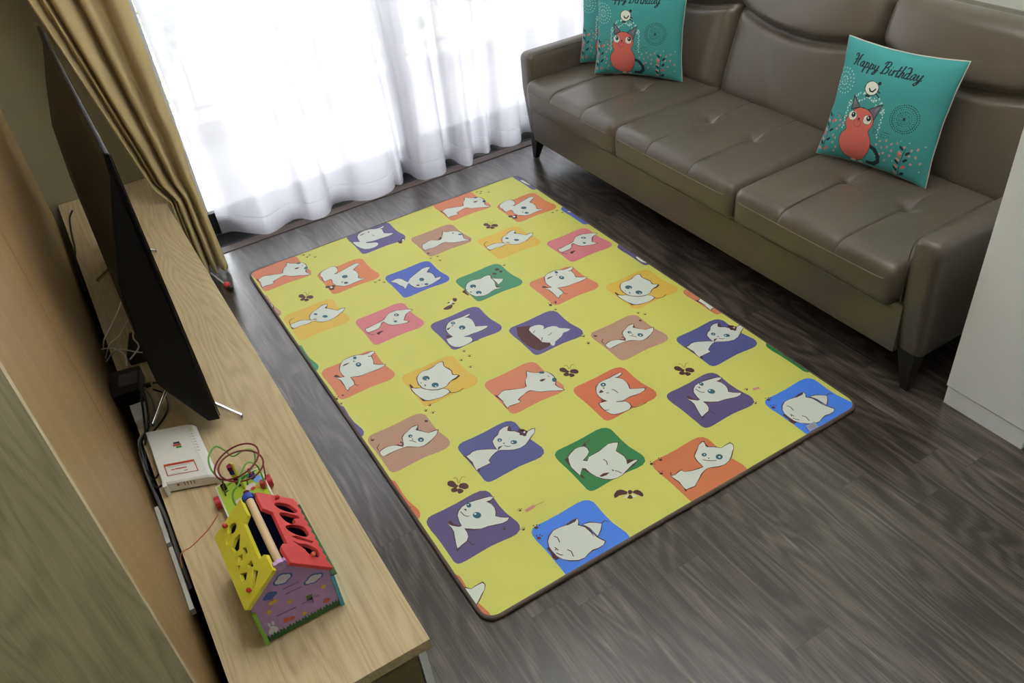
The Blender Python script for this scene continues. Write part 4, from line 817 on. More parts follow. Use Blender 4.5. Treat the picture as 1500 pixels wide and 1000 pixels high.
# ------------------------------------------------------------------ pillows with printed artwork
TEAL = np.array([0.048, 0.285, 0.275]); CORAL = np.array([0.62, 0.13, 0.10]); INK = np.array([0.012, 0.022, 0.030]); CREAM = np.array([0.72, 0.70, 0.62]); EARG = np.array([0.14, 0.13, 0.15]); PKN = np.array([0.60, 0.27, 0.24])
def pillow_art(n):
    u = (np.arange(n) + .5) / n * 1000
    U, V = np.meshgrid(u, u, indexing='ij')
    C = np.zeros((n, n, 3)); C[:] = TEAL
    C *= (1 + .05 * np.sin(U / 3.1) * np.sin(V / 2.7))[..., None]
    def poly(pts, col):
        ins = np.zeros((n, n), bool)
        m = len(pts)
        for i in range(m):
            x0, y0 = pts[i]; x1, y1 = pts[(i + 1) % m]
            if y0 == y1: continue
            c = ((V >= min(y0, y1)) & (V < max(y0, y1))) & (U < x0 + (V - y0) * (x1 - x0) / (y1 - y0))
            ins ^= c
        C[ins] = col; return ins
    def line(pts, w, col):
        for (x0, y0), (x1, y1) in zip(pts[:-1], pts[1:]):
            dx, dy = x1 - x0, y1 - y0; L = dx * dx + dy * dy or 1
            t = np.clip(((U - x0) * dx + (V - y0) * dy) / L, 0, 1)
            C[(U - x0 - t * dx) ** 2 + (V - y0 - t * dy) ** 2 < (w / 2) ** 2] = col
    def ell(x, y, rx, ry, col, a=0.0):
        ca, sa = cos(a), sin(a); X = (U - x) * ca + (V - y) * sa; Y = -(U - x) * sa + (V - y) * ca
        C[(X / rx) ** 2 + (Y / ry) ** 2 < 1] = col
    R = random.Random(5)
    # white dandelion, dotted halo, black dandelion
    for k in range(3):
        for q in range(10 + 5 * k):
            a = 2 * pi * q / (10 + 5 * k) + k; r = 36 + 34 * k
            ell(88 + r * cos(a), 668 + r * sin(a), 6, 6, np.array([.45, .62, .58]))
    for q in range(12): line([(88, 668), (88 + 40 * cos(q * pi / 6), 668 + 40 * sin(q * pi / 6))], 2.2, np.array([.3, .5, .48]))
    for k in range(70):
        a = R.uniform(.05, pi - .05); r = R.uniform(.55, 1.0)
        ell(378 + 165 * r * cos(a), 490 + 150 * r * sin(a), 6, 6, np.array([.5, .66, .62]))
    for side in (-1, 1):
        for k in range(12): ell(378 + side * (165 + 8 * (k % 2)), 470 - side * 0 + 150 - k * 22 - 90, 6, 8, np.array([.55, .68, .64]))
    for k, (r, m) in enumerate(((120, 40), (102, 36), (84, 28), (62, 22), (42, 16))):
        for q in range(m):
            a = 2 * pi * q / m + k * .3; ell(735 + r * cos(a), 496 + r * .98 * sin(a), 5.0 if k < 2 else 3.6, 5.0 if k < 2 else 3.6, INK)
    for q in range(18): line([(735, 496), (735 + 66 * cos(q * pi / 9), 496 + 66 * sin(q * pi / 9))], 1.8, INK * 1.8)
    ell(735, 496, 11, 11, INK)
    # plants
    def plant(x, y, h, lean, k2):
        line([(x, y), (x + lean * .4, y + h * .5), (x + lean, y + h)], 5, INK)
        for k in range(8):
            t = (k + .5) / 8; cx, cy = x + lean * t, y + h * t; s = -1 if k % 2 else 1
            ell(cx + s * 30, cy + 16, 24, 11, INK if (k + k2) % 3 else CORAL, s * .75)
            if k % 2 == 0: ell(cx - s * 30, cy + 8, 19, 11, PKN, -s * .6)
    plant(58, 30, 340, 10, 0); plant(770, 10, 250, 40, 1)
    for x, y, a in ((585, 265, 0), (640, 285, .3), (690, 270, -.3), (735, 290, .3), (800, 275, .2), (860, 265, .4), (905, 285, .2), (560, 225, 0), (610, 215, .5), (655, 235, .2), (700, 215, .3), (850, 215, 0), (900, 220, .4), (630, 170, 0), (690, 165, .2), (600, 150, .3), (870, 150, .2), (650, 110, 0), (940, 180, 0),
                    (140, 375, .3), (165, 345, 0), (120, 330, .4), (175, 300, 0), (150, 262, .3), (200, 330, 0), (130, 200, .2), (160, 180, .4), (145, 135, 0), (185, 100, .3), (170, 60, 0), (205, 390, .2)):
        ell(x, y, 12, 8, PKN, a + 1)
    for x, y in ((620, 320), (760, 315), (830, 320), (950, 320), (720, 130), (940, 110), (560, 120)): ell(x, y, 5, 5, np.array([.4, .5, .45]))
    # cat
    T = [(496, 200), (552, 178), (590, 128), (592, 76), (556, 42), (500, 40)]
    line(T, 34, INK)
    body = [(238, 400), (262, 450), (310, 490), (353, 500), (410, 492), (455, 462), (480, 420), (484, 372), (462, 322), (470, 296), (498, 250), (508, 195), (495, 130), (465, 75), (420, 35), (365, 28), (300, 48), (245, 90), (212, 150), (205, 205), (222, 255), (248, 288), (230, 330), (226, 370)]
    bs = [(p.x, p.y) for p in catmull([(a, b, 0) for a, b in body], 5, True)]
    earL = [(246, 462), (238, 585), (326, 500)]; earR = [(410, 500), (522, 572), (484, 425)]
    for e in (earL, earR):
        poly(e, EARG); line(e + [e[0]], 7, INK)
        c = (sum(p[0] for p in e) / 3, sum(p[1] for p in e) / 3); line([c, (c[0] + (e[1][0] - c[0]) * .5, c[1] + (e[1][1] - c[1]) * .5)], 5, EARG * 2.2)
    ins = poly(bs, CORAL)
    knit = ins & (V < 270)
    C[knit] = (CORAL * (1 + .22 * np.sin(U / 3.4)[..., None] * np.sin(V / 4.6)[..., None]))[knit]
    line(bs + [bs[0]], 5, INK)
    for ex, ey in ((278, 414), (424, 410)):
        ell(ex, ey, 41, 43, INK); ell(ex, ey, 38, 40, CREAM); 
    ell(284, 424, 22, 23, INK); ell(434, 424, 22, 23, INK); ell(280, 430, 6, 6, CREAM); ell(430, 430, 6, 6, CREAM)
    ell(345, 402, 12, 8, INK)
    line([(345, 402), (345, 375)], 3, INK)
    for k in range(14):
        a = 2 * pi * k / 14; b_ = 2 * pi * (k + 1) / 14
        line([(340 + 34 * cos(a), 360 + 30 * sin(a)), (340 + 34 * cos(b_), 360 + 30 * sin(b_))], 3, INK)
    for x0, y0, x1, y1 in ((110, 400, 195, 385), (115, 375, 195, 370), (500, 350, 650, 345), (500, 335, 655, 318), (495, 320, 620, 300)): line([(x0, y0), (x1, y1)], 2.2, INK * 1.5)
    ell(365, 22, 26, 9, CREAM); ell(430, 20, 22, 8, CREAM)
    # little bird
    ell(378, 676, 66, 62, INK); ell(378, 676, 60, 56, CREAM)
    line([(358, 668), (374, 650), (398, 652), (414, 676)], 13, INK)
    ell(434, 730, 15, 16, INK); line([(430, 640), (462, 618)], 12, INK); line([(436, 664), (462, 655)], 10, INK); ell(362, 606, 22, 12, INK)
    # script lettering
    G = {'H': [[(.08, .78), (.02, .9), (.12, 1.0), (.28, .95), (.3, .6), (.2, .05), (.05, .0)], [(.72, 1.02), (.62, .9), (.5, .3), (.52, .05), (.66, .04)], [(.1, .45), (.35, .55), (.62, .52)]],
         'a': [[(.42, .42), (.28, .5), (.1, .34), (.06, .12), (.16, .0), (.3, .1), (.42, .42)], [(.42, .44), (.37, .1), (.46, .0), (.56, .08)]],
         'p': [[(.12, .5), (.16, .42), (.02, -.42)], [(.1, .25), (.26, .48), (.42, .44), (.42, .22), (.3, .04), (.14, .04)], [(.42, .22), (.52, .08)]],
         'y': [[(.08, .46), (.1, .14), (.2, .02), (.34, .14), (.44, .44)], [(.44, .46), (.36, -.1), (.2, -.38), (.04, -.36), (.1, -.2), (.4, .0), (.56, .08)]],
         'B': [[(.3, .95), (.16, .05), (.02, .02)], [(.06, .82), (.2, 1.0), (.5, 1.02), (.62, .84), (.5, .6), (.28, .52)], [(.3, .53), (.56, .5), (.62, .26), (.48, .04), (.2, .0)]],
         'i': [[(.12, .44), (.08, .12), (.16, .0), (.28, .08)], [(.16, .66), (.18, .68)]],
         'r': [[(.06, .36), (.16, .46), (.1, .02)], [(.13, .28), (.26, .46), (.38, .42)]],
         't': [[(.22, .86), (.1, .12), (.18, .0), (.32, .08)], [(.02, .5), (.36, .54)]],
         'h': [[(.24, .95), (.08, .0)], [(.12, .28), (.28, .46), (.38, .38), (.34, .08), (.42, .0), (.52, .08)]],
         'd': [[(.40, .40), (.26, .48), (.08, .32), (.06, .1), (.18, .0), (.32, .1), (.42, .42), (.36, .8), (.16, .95), (.02, .84)], [(.36, .12), (.46, .0), (.56, .08)]]}
    def word(s, x, y, sc, sp):
        for ch in s:
            for stv in G[ch]:
                pts = catmull([(x + sc * (p[0] * .92 + p[1] * .10), y + sc * p[1], 0) for p in stv], 4)
                P2 = [(p.x, p.y) for p in pts]
                for k in range(len(P2) - 1):
                    dyy = abs(P2[k + 1][1] - P2[k][1]) / (sc * .1 + 1e-6); line(P2[k:k + 2], 8.0 + 6.0 * min(1, dyy), INK)
            x += sc * sp[ch]
        return x
    adv = {'H': .76, 'a': .50, 'p': .52, 'y': .54, 'B': .70, 'i': .26, 'r': .36, 't': .32, 'h': .46, 'd': .54}
    xe = word('Happy', 128, 818, 88, adv)
    word('Birthday', 400, 812, 96, adv)
    return C
def face_material():
    t = NT('printed_cushion_fabric')
    a = t.n('ShaderNodeAttribute', attribute_name='print'); wv = t.noise(t.obj(), 700, 1)
    c = t.mix(t.math('MULTIPLY', wv, .06), a.outputs['Color'], (0.4, .45, .43, 1))
    t.pbr(c, .75, t.bump(wv, .25, .0008), spec=.12); return t.m
FABM = face_material(); CREAMM = simple('cream_fabric', (0.55, 0.52, 0.45, 1), .85, bumpsc=400, var=.12)
NG = 250
ART = pillow_art(NG)
PW, PH, PT = .420, .410, .058
def pil(u, v, s):
    """u, v in 0..1 -> local point, s = +1 printed side, -1 back"""
    a, b = 2 * u - 1, 2 * v - 1
    x = PW / 2 * a * (1 - .075 * (1 - b * b)); y = PH / 2 * b * (1 - .075 * (1 - a * a))
    th = PT * (max(0, 1 - abs(a) ** 2.6) * max(0, 1 - abs(b) ** 2.6)) ** .55
    wr = .0022 * sin(26 * u + 5 * v) * (b * b) * (1 - a * a) + .002 * sin(23 * v - 4 * u) * a * a * (1 - b * b)
    return Vector((x, y, s * (th + .002) + wr))
def pillow_meshes():
    vs = []; fs = []
    n = NG
    for i in range(n + 1):
        for j in range(n + 1): vs.append(pil(i / n, j / n, 1))
    for i in range(n):
        for j in range(n):
            a = i * (n + 1) + j; fs.append((a, a + n + 1, a + n + 2, a + 1))
    me = bpy.data.meshes.new('printed_cover'); me.from_pydata([tuple(v) for v in vs], [], fs); me.materials.append(FABM)
    ca = me.color_attributes.new('print', 'FLOAT_COLOR', 'CORNER')
    colr = np.ones((n * n, 4, 4), dtype=np.float32); colr[:, :, :3] = ART.reshape(n * n, 1, 3)
    ca.data.foreach_set('color', colr.ravel())
    me.polygons.foreach_set('use_smooth', [True] * len(me.polygons)); me.update()
    m = 40; vs = []; fs = []
    for i in range(m + 1):
        for j in range(m + 1): vs.append(pil(i / m, j / m, -1))
    for i in range(m):
        for j in range(m):
            a = i * (m + 1) + j; fs.append((a, a + 1, a + m + 2, a + m + 1))
    mb = bpy.data.meshes.new('back_cover'); mb.from_pydata([tuple(v) for v in vs], [], fs); mb.materials.append(CREAMM)
    mb.polygons.foreach_set('use_smooth', [True] * len(mb.polygons)); mb.update()
    # piping round the rim
    loop = [pil(t / 24, 0, 0) for t in range(24)] + [pil(1, t / 24, 0) for t in range(24)] + [pil(1 - t / 24, 1, 0) for t in range(24)] + [pil(0, 1 - t / 24, 0) for t in range(24)]
    q = MB(); q.tube(loop, .0026, 6, closed=True)
    mp = bpy.data.meshes.new('rim_piping'); mp.from_pydata(q.v, [], q.f); mp.materials.append(CREAMM); mp.polygons.foreach_set('use_smooth', [True] * len(mp.polygons)); mp.update()
    return me, mb, mp
PM = pillow_meshes()
def pillow(bl, br, tl, label):
    """place by its lower corners and upper left corner on the print side (room coordinates)"""
    bl, br, tl = Vector(bl), Vector(br), Vector(tl)
    ex = (br - bl).normalized(); ey = (tl - bl); ey = (ey - ex * ey.dot(ex)).normalized(); ez = ex.cross(ey)
    c = bl + ex * PW / 2 + ey * PH / 2
    root = bpy.data.objects.new('throw_pillow', None); root.empty_display_size = .05; link(root)
    root.matrix_world = Matrix(((ex.x, ey.x, ez.x, c.x), (ex.y, ey.y, ez.y, c.y), (ex.z, ey.z, ez.z, c.z), (0, 0, 0, 1)))
    tag(root, label, 'pillow', 'teal printed pillows on the sofa')
    for me in PM:
        link(bpy.data.objects.new(me.name, me), root)
    return root
pillow((2.315, 1.915, .462), (2.375, 1.487, .462), (2.42, 1.93, .868), 'teal birthday pillow with a coral cat, the one standing alone on the nearest sofa seat')
pillow((2.200, 3.140, .462), (2.425, 2.760, .462), (2.255, 3.165, .890), 'front one of the two overlapping teal birthday pillows at the window end')
pillow((2.235, 3.310, .462), (2.480, 2.945, .462), (2.300, 3.335, .885), 'teal birthday pillow half hidden behind another one beside the far armrest')

# ------------------------------------------------------------------ tall white cabinet at the right edge
cab = empty('white_cabinet', (2.3, .94, 0)); tag(cab, 'tall plain white cabinet standing beyond the near end of the sofa', 'cabinet')
MB().box(2.036, 2.50, .800, 1.066, .071, 2.05, bev=.0015).build('body', M['white_lam'], cab)
MB().box(2.050, 2.49, .812, 1.054, .060, .072).build('gap_shade_strip', M['bench_end'], cab)  # dark strip standing in for the shade in the plinth groove
MB().box(2.040, 2.50, .803, 1.063, 0, .066, bev=.001).build('plinth', M['white_lam'], cab)
finish(cab, (2.3, .94, 0))

# ------------------------------------------------------------------ television bench
BZ = .38
bn = empty('television_bench', (.05, 2.36, 0)); tag(bn, 'long low light-oak television bench with a white front along the left wall', 'bench')
MB().box(-.145, .240, 1.000, 3.728, .350, BZ, bev=.0015).build('worktop', M['bench'], bn)
MB().box(-.140, .208, 1.012, 1.030, .0, .350).box(-.140, .208, 3.67, 3.69, .0, .350).box(-.140, -.125, 1.03, 3.67, .0, .350).box(-.125, .19, 1.03, 3.67, .04, .055).build('carcass', M['bench_end'], bn)
for k in range(4):
    y0 = 1.008 + k * .673
    MB().box(.210, .228, y0, y0 + .669, .035, .346, bev=.001).build('drawer_front', M['white_lam'], bn)
finish(bn, (.05, 2.36, 0))

# ------------------------------------------------------------------ oak wall cladding (two tall panels with a joint)
cl = empty('wall_cladding', (-.4, 2.3, 0)); tag(cl, 'floor-to-ceiling oak cladding beside the television with a rounded far edge', 'wall panel'); 
def clad_panel(y0, y1, rnd_far):
    o = [(-.60, y0), (-.175, y0)]
    if rnd_far: 
        r = .045; o += [(-.175 - r + r * cos(a * pi / 16), y1 - r + r * sin(a * pi / 16)) for a in range(9)]
    else: o += [(-.175, y1)]
    o += [(-.60, y1)]
    n = len(o); v = [(x, y, 0.0) for x, y in o] + [(x, y, ZC - .001) for x, y in o]
    f = [tuple(reversed(range(n))), tuple(range(n, 2 * n))]
    f += [(i, (i + 1) % n, n + (i + 1) % n, n + i) for i in range(1, n)]
    p = mesh_obj('panel', v, f, M['clad'], cl)
    p2 = mesh_obj('end_board', [(-.60, y0, 0), (-.175, y0, 0), (-.175, y0, ZC - .001), (-.60, y0, ZC - .001), (-.60, y0 - .018, 0), (-.1755, y0 - .018, 0), (-.1755, y0 - .018, ZC - .001), (-.60, y0 - .018, ZC - .001)],
                  [(7, 6, 5, 4), (0, 1, 2, 3), (1, 5, 6, 2), (4, 0, 3, 7), (0, 4, 5, 1), (3, 2, 6, 7)], M['cladend'], p) if not rnd_far else None
clad_panel(1.03, 1.7085, False); clad_panel(1.7115, 3.70, True)
finish(cl, (-.4, 2.3, 0))

# ------------------------------------------------------------------ television
tv = empty('television', (.05, 2.51, BZ)); tag(tv, 'large black flat television seen edge-on from above on four thin chrome feet', 'television')
TY0, TY1 = 1.895, 3.12
prof = [(.060, .424), (.062, 1.203), (.050, 1.206), (.045, 1.150), (.002, 1.02), (-.030, .90), (-.046, .72), (-.046, .60), (-.030, .56), (.030, .428)]
n = len(prof)
vs = [(x, TY0 + (.006 if i not in (0, 1, 2) else 0), z) for i, (x, z) in enumerate(prof)] + [(x, TY1 - (.006 if i not in (0, 1, 2) else 0), z) for i, (x, z) in enumerate(prof)]
fs = [tuple(reversed(range(n))), tuple(range(n, 2 * n))] + [(i, (i + 1) % n, n + (i + 1) % n, n + i) for i in range(n)]
hs = recalc(mesh_obj('housing', vs, fs, M['tv_back'], tv))
bv = hs.modifiers.new('bevel', 'BEVEL'); bv.width = .004; bv.segments = 2
MB().box(.0615, .0640, TY0 + .006, TY1 - .006, .432, 1.196).build('screen', M['screen'], tv)
for (y, yf, yb) in ((1.985, 1.918, 2.040), (3.00, 3.030, 2.956)):
    f_ = MB().tube([(.050, y + .01, .450), (.060, y - (y - yf) * .15, .428), (.116, yf, BZ + .009)], .0062, 12).build('foot', M['chrome'], tv)
    MB().cyl((.1158, yf + (y - yf) * .01, BZ + .0088), (.1180, yf, BZ + .0082), .0066, 10).build('foot_tip', M['black_pl'], f_)
    f_ = MB().tube([(-.010, y + (.15 if y < 2.5 else -.05), .480), (-.033, yb + (.07 if y < 2.5 else -.02), .437), (-.104, yb, BZ + .009)], .0062, 12).build('foot', M['chrome'], tv)
    MB().cyl((-.1036, yb, BZ + .0090), (-.1060, yb, BZ + .0082), .0066, 10).build('foot_tip', M['black_pl'], f_)
finish(tv, (.05, 2.51, BZ))

# ------------------------------------------------------------------ wireless router
rt = empty('router', (-.065, 1.85, BZ)); tag(rt, 'white network box with coloured logo and orange-framed sticker on the bench', 'router')
C4 = [(-.127, 1.985), (-.004, 1.940), (-.002, 1.703), (-.131, 1.755)]
def lerp2(u, v):
    a, b, c, d = [Vector((*p, 0)) for p in C4]   # far left, far right, near right, near left ; u left->right, v far->near
    return (a * (1 - u) + b * u) * (1 - v) + (d * (1 - u) + c * u) * v
def rz(u, v): return BZ + .036 + .006 * sin(pi * min(1, max(0, v))) - (.012 * ((u - .82) / .18) ** 2 if u > .82 else 0)
vs = []; fs = []; N = 14
us = [0, .02, .05] + [.05 + .9 * k / 8 for k in range(1, 8)] + [.93, .96, .985, 1]; vv = [0, .02, .06, .2, .4, .6, .8, .94, .98, 1]
for v in vv:
    for u in us:
        p = lerp2(u, v); vs.append((p.x, p.y, rz(u, v) - (.004 if u in (0, 1) or v in (0, 1) else 0)))
nu = len(us); nv = len(vv)
for j in range(nv - 1):
    for i in range(nu - 1): fs.append((j * nu + i, (j + 1) * nu + i, (j + 1) * nu + i + 1, j * nu + i + 1))
rim = [i for i in range(nu)] + [j * nu + nu - 1 for j in range(1, nv)] + [(nv - 1) * nu + i for i in range(nu - 2, -1, -1)] + [j * nu for j in range(nv - 2, 0, -1)]
b = len(vs)
for i in rim:
    x, y, z = vs[i]; 
    near = (i // nu) == nv - 1; u = us[i % nu]
    zb = BZ + .010
    if near: zb = BZ + (.016 if .06 < u < .72 else .006)
    vs.append((x, y, zb))
m = len(rim)
for k in range(m): k2 = (k + 1) % m; fs.append((rim[k], b + k, b + k2, rim[k2])); 
fs.append(tuple(b + k for k in range(m)))
recalc(mesh_obj('case', vs, fs, M['white_pl'], rt))
for (u, v) in ((.03, 1.0), (.03, .03), (.97, .03), (.95, .97)):
    p = lerp2(u, v); ft = MB(); ft.box(p.x - .005, p.x + .005, p.y - .006 - (.006 if (u, v) == (.03, 1.0) else 0), p.y + .006, BZ, BZ + (.036 if (u, v) == (.03, 1.0) else .020), bev=.0015); ft.build('standing_foot', M['white_pl'], rt)
inkb = simple('router_ink_blue', (.01, .03, .09, 1), .5, bumpsc=50, var=.05); inkr = simple('router_ink_red', (.55, .05, .03, 1), .5, bumpsc=50, var=.05)
inkg = simple('router_ink_green', (.05, .25, .04, 1), .5, bumpsc=50, var=.05); inko = simple('router_ink_orange', (.42, .10, .035, 1), .5, bumpsc=50, var=.05); inkk = simple('router_ink_grey', (.16, .15, .14, 1), .5, bumpsc=50, var=.05)
ledm = simple('router_led_glass', (.55, .75, .35, 1), .3, bumpsc=50, var=.05)
lg = MB()
def quad(mb, u0, v0, u1, v1, mi, h=.0006):
    pp = [(u0, v0), (u0, v1), (u1, v1), (u1, v0)]
    q = [];
    for u, v in pp:
        p = lerp2(u, v); q.append((p.x, p.y, rz(u, v) + h))
    mb.add(q, [(0, 1, 2, 3)], mi)
quad(lg, .45, .335, .57, .375, 0); quad(lg, .43, .380, .58, .415, 1); quad(lg, .475, .42, .58, .455, 2)
lg.build('logo', [inkb, inkr, inkg], rt)
sk = MB()
quad(sk, .13, .70, .70, .712, 0); quad(sk, .13, .885, .70, .897, 0); quad(sk, .13, .70, .15, .897, 0); quad(sk, .68, .70, .70, .897, 0); quad(sk, .15, .712, .68, .735, 1)
quad(sk, .24, .80, .30, .815, 1); quad(sk, .31, .795, .52, .812, 1); quad(sk, .20, .755, .60, .760, 2); quad(sk, .45, .845, .52, .855, 2); quad(sk, .20, .87, .42, .873, 2)
sk.build('sticker', [inko, inkr, inkk], rt)
ld = MB()
for k in range(8):
    v = .17 + k * .055; quad(ld, .84, v, .88, v + .009, 1 if k else 0); quad(ld, .79, v + .002, .825, v + .006, 1)
quad(ld, .855, .11, .895, .16, 0)
ld.build('status_lights', [ledm, inkk], rt)
ic = MB()
a, bq = lerp2(.0, 1), lerp2(1, 1); ex = (bq - a).normalized(); nn = Vector((ex.y, -ex.x, 0))
def fr_pt(s, z, off=.0008): p = a + ex * s + nn * off; return Vector((p.x, p.y, BZ + z))
def disc(mb, s, z, r, mi):
    mb.add([fr_pt(s + r * cos(k * pi / 6), z + r * sin(k * pi / 6)) for k in range(12)], [tuple(range(12))], mi)
disc(ic, .036, .0245, .0035, 0)
for k in range(4):
    s = .052 + k * .008
    disc(ic, s, .029, .0018, 1); ic.add([fr_pt(s - .0012, .019), fr_pt(s + .0012, .019), fr_pt(s + .0012, .027), fr_pt(s - .0012, .027)], [(0, 1, 2, 3)], 1)
ic.build('icons', [inkr, inkk], rt)
finish(rt, (-.065, 1.85, BZ))

# ------------------------------------------------------------------ adapters, cables, trunking
ad = empty('power_adapter', (-.13, 2.235, BZ)); tag(ad, 'big black plug block lying nearest the router behind the television', 'power adapter')
Rm = Matrix.Translation((-.128, 2.235, 0)) @ Matrix.Rotation(radians(-12), 4, 'Z')
MB().box(-.045, .040, -.062, .058, BZ + .0005, BZ + .050, bev=.006, M=Rm).build('case', M['black_pl'], ad)
MB().box(-.018, .034, -.028, .030, BZ + .0503, BZ + .0510, M=Rm).build('rating_label', simple('grey_label', (.10, .10, .10, 1), .5, bumpsc=60, var=.3), ad)
MB().box(.040, .062, -.016, -.004, BZ + .012, BZ + .024, bev=.003, M=Rm).build('cable_exit', M['black_pl'], ad)
finish(ad, (-.13, 2.235, BZ))
ad2 = empty('power_adapter', (-.045, 2.43, BZ)); tag(ad2, 'black socket block with small holes tucked under the television', 'power adapter')
Rm = Matrix.Translation((-.052, 2.43, 0)) @ Matrix.Rotation(radians(-14), 4, 'Z')
MB().box(-.036, .034, -.070, .060, BZ + .0005, BZ + .038, bev=.006, M=Rm).build('case', M['black_pl'], ad2)
for (x, y) in ((-.008, .02), (.008, .02), (-.008, -.03), (.008, -.03)): MB().cyl(Rm @ Vector((x, y, BZ + .0375)), Rm @ Vector((x, y, BZ + .0392)), .003, 10).build('socket_hole', M['rail_edge'], ad2)
finish(ad2, (-.05, 2.43, BZ))
wp = empty('white_plug_box', (-.155, 2.10, .33)); 
wp.name = 'plug_box'; tag(wp, 'white plastic plug box with a tiny light, just nearer than the big black plug block', 'plug')
MB().box(-.143, -.105, 2.055, 2.135, BZ + .0005, BZ + .030, bev=.006).build('case', simple('grey_white_plastic', srgb(190, 190, 185), .4, bumpsc=60, var=.03), wp)
MB().sphere((-.122, 2.105, BZ + .031), .0025, n=8).build('indicator', M['white_pl'], wp)
finish(wp, (-.125, 2.10, BZ))
grey_c = simple('grey_cable', srgb(120, 118, 114), .5, bumpsc=90, var=.05); white_c = simple('white_cable', srgb(225, 223, 216), .5, bumpsc=90, var=.05); blue_c = simple('blue_cable', (.02, .03, .08, 1), .5, bumpsc=90, var=.05); orange_c = simple('orange_cable', (.62, .20, .04, 1), .5, bumpsc=90, var=.05)
def cable(pts, r, mat, label, grp='cables behind the television'):
    o = MB().tube(catmull(pts, 8), r, 8).build('cable', mat)
    tag(o, label, 'cable' if grp else 'string', grp); finish_mesh(o, pts[0]); return o
Z = BZ + .004
cable([(-.165, 2.55, .35), (-.150, 2.545, Z + .01), (-.115, 2.60, Z + .02), (-.07, 2.68, Z + .03), (-.03, 2.74, Z + .06)], .0022, white_c, 'thin white cable arching highest from the bench back edge to the television')
cable([(-.165, 2.50, .36), (-.135, 2.46, Z + .04), (-.10, 2.50, Z + .035), (-.055, 2.53, Z + .06), (-.045, 2.51, Z + .052)], .0022, white_c, 'thin white cable looping over the black socket block')
cable([(-.166, 2.54, .37), (-.13, 2.44, Z + .035), (-.105, 2.36, Z + .05), (-.11, 2.295, Z + .052)], .0022, white_c, 'thin white cable dropping straight towards the big plug block')
cable([(-.166, 2.47, .365), (-.12, 2.40, Z + .05), (-.07, 2.355, Z + .045), (-.035, 2.345, Z + .03), (-.020, 2.37, Z + .02)], .0020, white_c, 'thin white cable curling under the television foot side')
cable([(-.05, 2.495, Z + .050), (-.065, 2.44, Z + .045), (-.060, 2.38, Z + .045), (-.095, 2.315, Z + .055)], .0026, white_c, 'white cable bent sharply on top of the socket block')
cable([(-.064, 2.215, BZ + .018), (-.035, 2.21, Z + .012), (-.020, 2.25, Z + .02), (-.025, 2.31, Z + .03)], .0028, M['black_pl'], 'black cable curling from the big plug block up to the socket block')
cable([(-.070, 2.19, Z + .010), (-.045, 2.15, Z + .004), (-.055, 2.08, Z + .002), (-.10, 2.02, Z + .002), (-.151, 1.985, Z + .001), (-.162, 1.93, .34)], .0026, M['black_pl'], 'black cable swinging in an arc in front of the white plug box')
cable([(-.088, 2.20, Z + .02), (-.082, 2.13, Z + .012), (-.098, 2.05, Z + .004), (-.152, 2.0, Z), (-.160, 1.95, .33)], .0030, grey_c, 'grey cable running from the black plug block down the bench back')
cable([(-.094, 2.17, Z + .02), (-.098, 2.09, Z + .038), (-.118, 2.03, Z + .006), (-.1525, 1.97, Z + .001), (-.1605, 1.86, .31)], .0034, M['black_pl'], 'thick black cable crossing the white plug box')
cable([(-.104, 2.165, Z + .03), (-.112, 2.08, Z + .036), (-.130, 2.01, Z + .006), (-.155, 1.93, .36), (-.164, 1.80, .30)], .0030, M['black_pl'], 'second black cable over the white plug box, nearer the wall')
cable([(-.160, 1.98, .365), (-.164, 1.90, .35), (-.1605, 1.80, .34), (-.155, 1.70, .345), (-.158, 1.60, .33), (-.160, 1.50, .30)], .0045, grey_c, 'thick grey cable lying in the gap between bench and wall cladding')
cable([(-.155, 1.93, .33), (-.166, 1.86, .34), (-.155, 1.76, .335), (-.166, 1.66, .33), (-.160, 1.56, .29)], .0032, blue_c, 'dark blue cable in the gap behind the bench')
cable([(-.160, 1.90, .36), (-.150, 1.84, .372), (-.138, 1.83, Z + .001), (-.12, 1.85, Z + .002), (-.118, 1.90, Z + .012)], .0026, M['black_pl'], 'black cable entering the left side of the white network box')
cable([(-.158, 1.86, .35), (-.148, 1.80, .374), (-.136, 1.79, Z + .001), (-.12, 1.80, Z + .005)], .0030, M['black_pl'], 'black looped cable beside the left side of the white network box')
cable([(-.100, 3.62, Z), (-.120, 3.55, Z), (-.133, 3.40, Z), (-.140, 3.27, Z), (-.152, 3.18, .37), (-.160, 3.0, .34)], .0036, M['black_pl'], 'black cable trailing along the far end of the bench into the wall gap')
cable([(-.158, 1.52, .355), (-.147, 1.535, .3835), (-.12, 1.545, BZ + .0018), (-.07, 1.575, BZ + .0018), (-.039, 1.605, BZ + .004)], .0013, orange_c, 'thin orange pull string running from the bench back to the bead toy', None)
grey_duct = simple('duct_plastic', srgb(190, 190, 184), .5, bumpsc=60, var=.03)
tk = MB().box(-.1735, -.1635, 1.62, 1.76, .335, .352, bev=.001)
o = tk.build('cable_trunking', grey_duct); tag(o, 'short white cable duct piece in the wall gap, nearer the network box', 'cable duct', 'cable ducts'); finish_mesh(o, (-.165, 1.69, .335))
tk = MB().box(-.1735, -.1635, 1.40, 1.612, .325, .344, bev=.001)
o = tk.build('cable_trunking', grey_duct); tag(o, 'longer white cable duct piece in the wall gap beside the toy house', 'cable duct', 'cable ducts'); finish_mesh(o, (-.165, 1.5, .325))
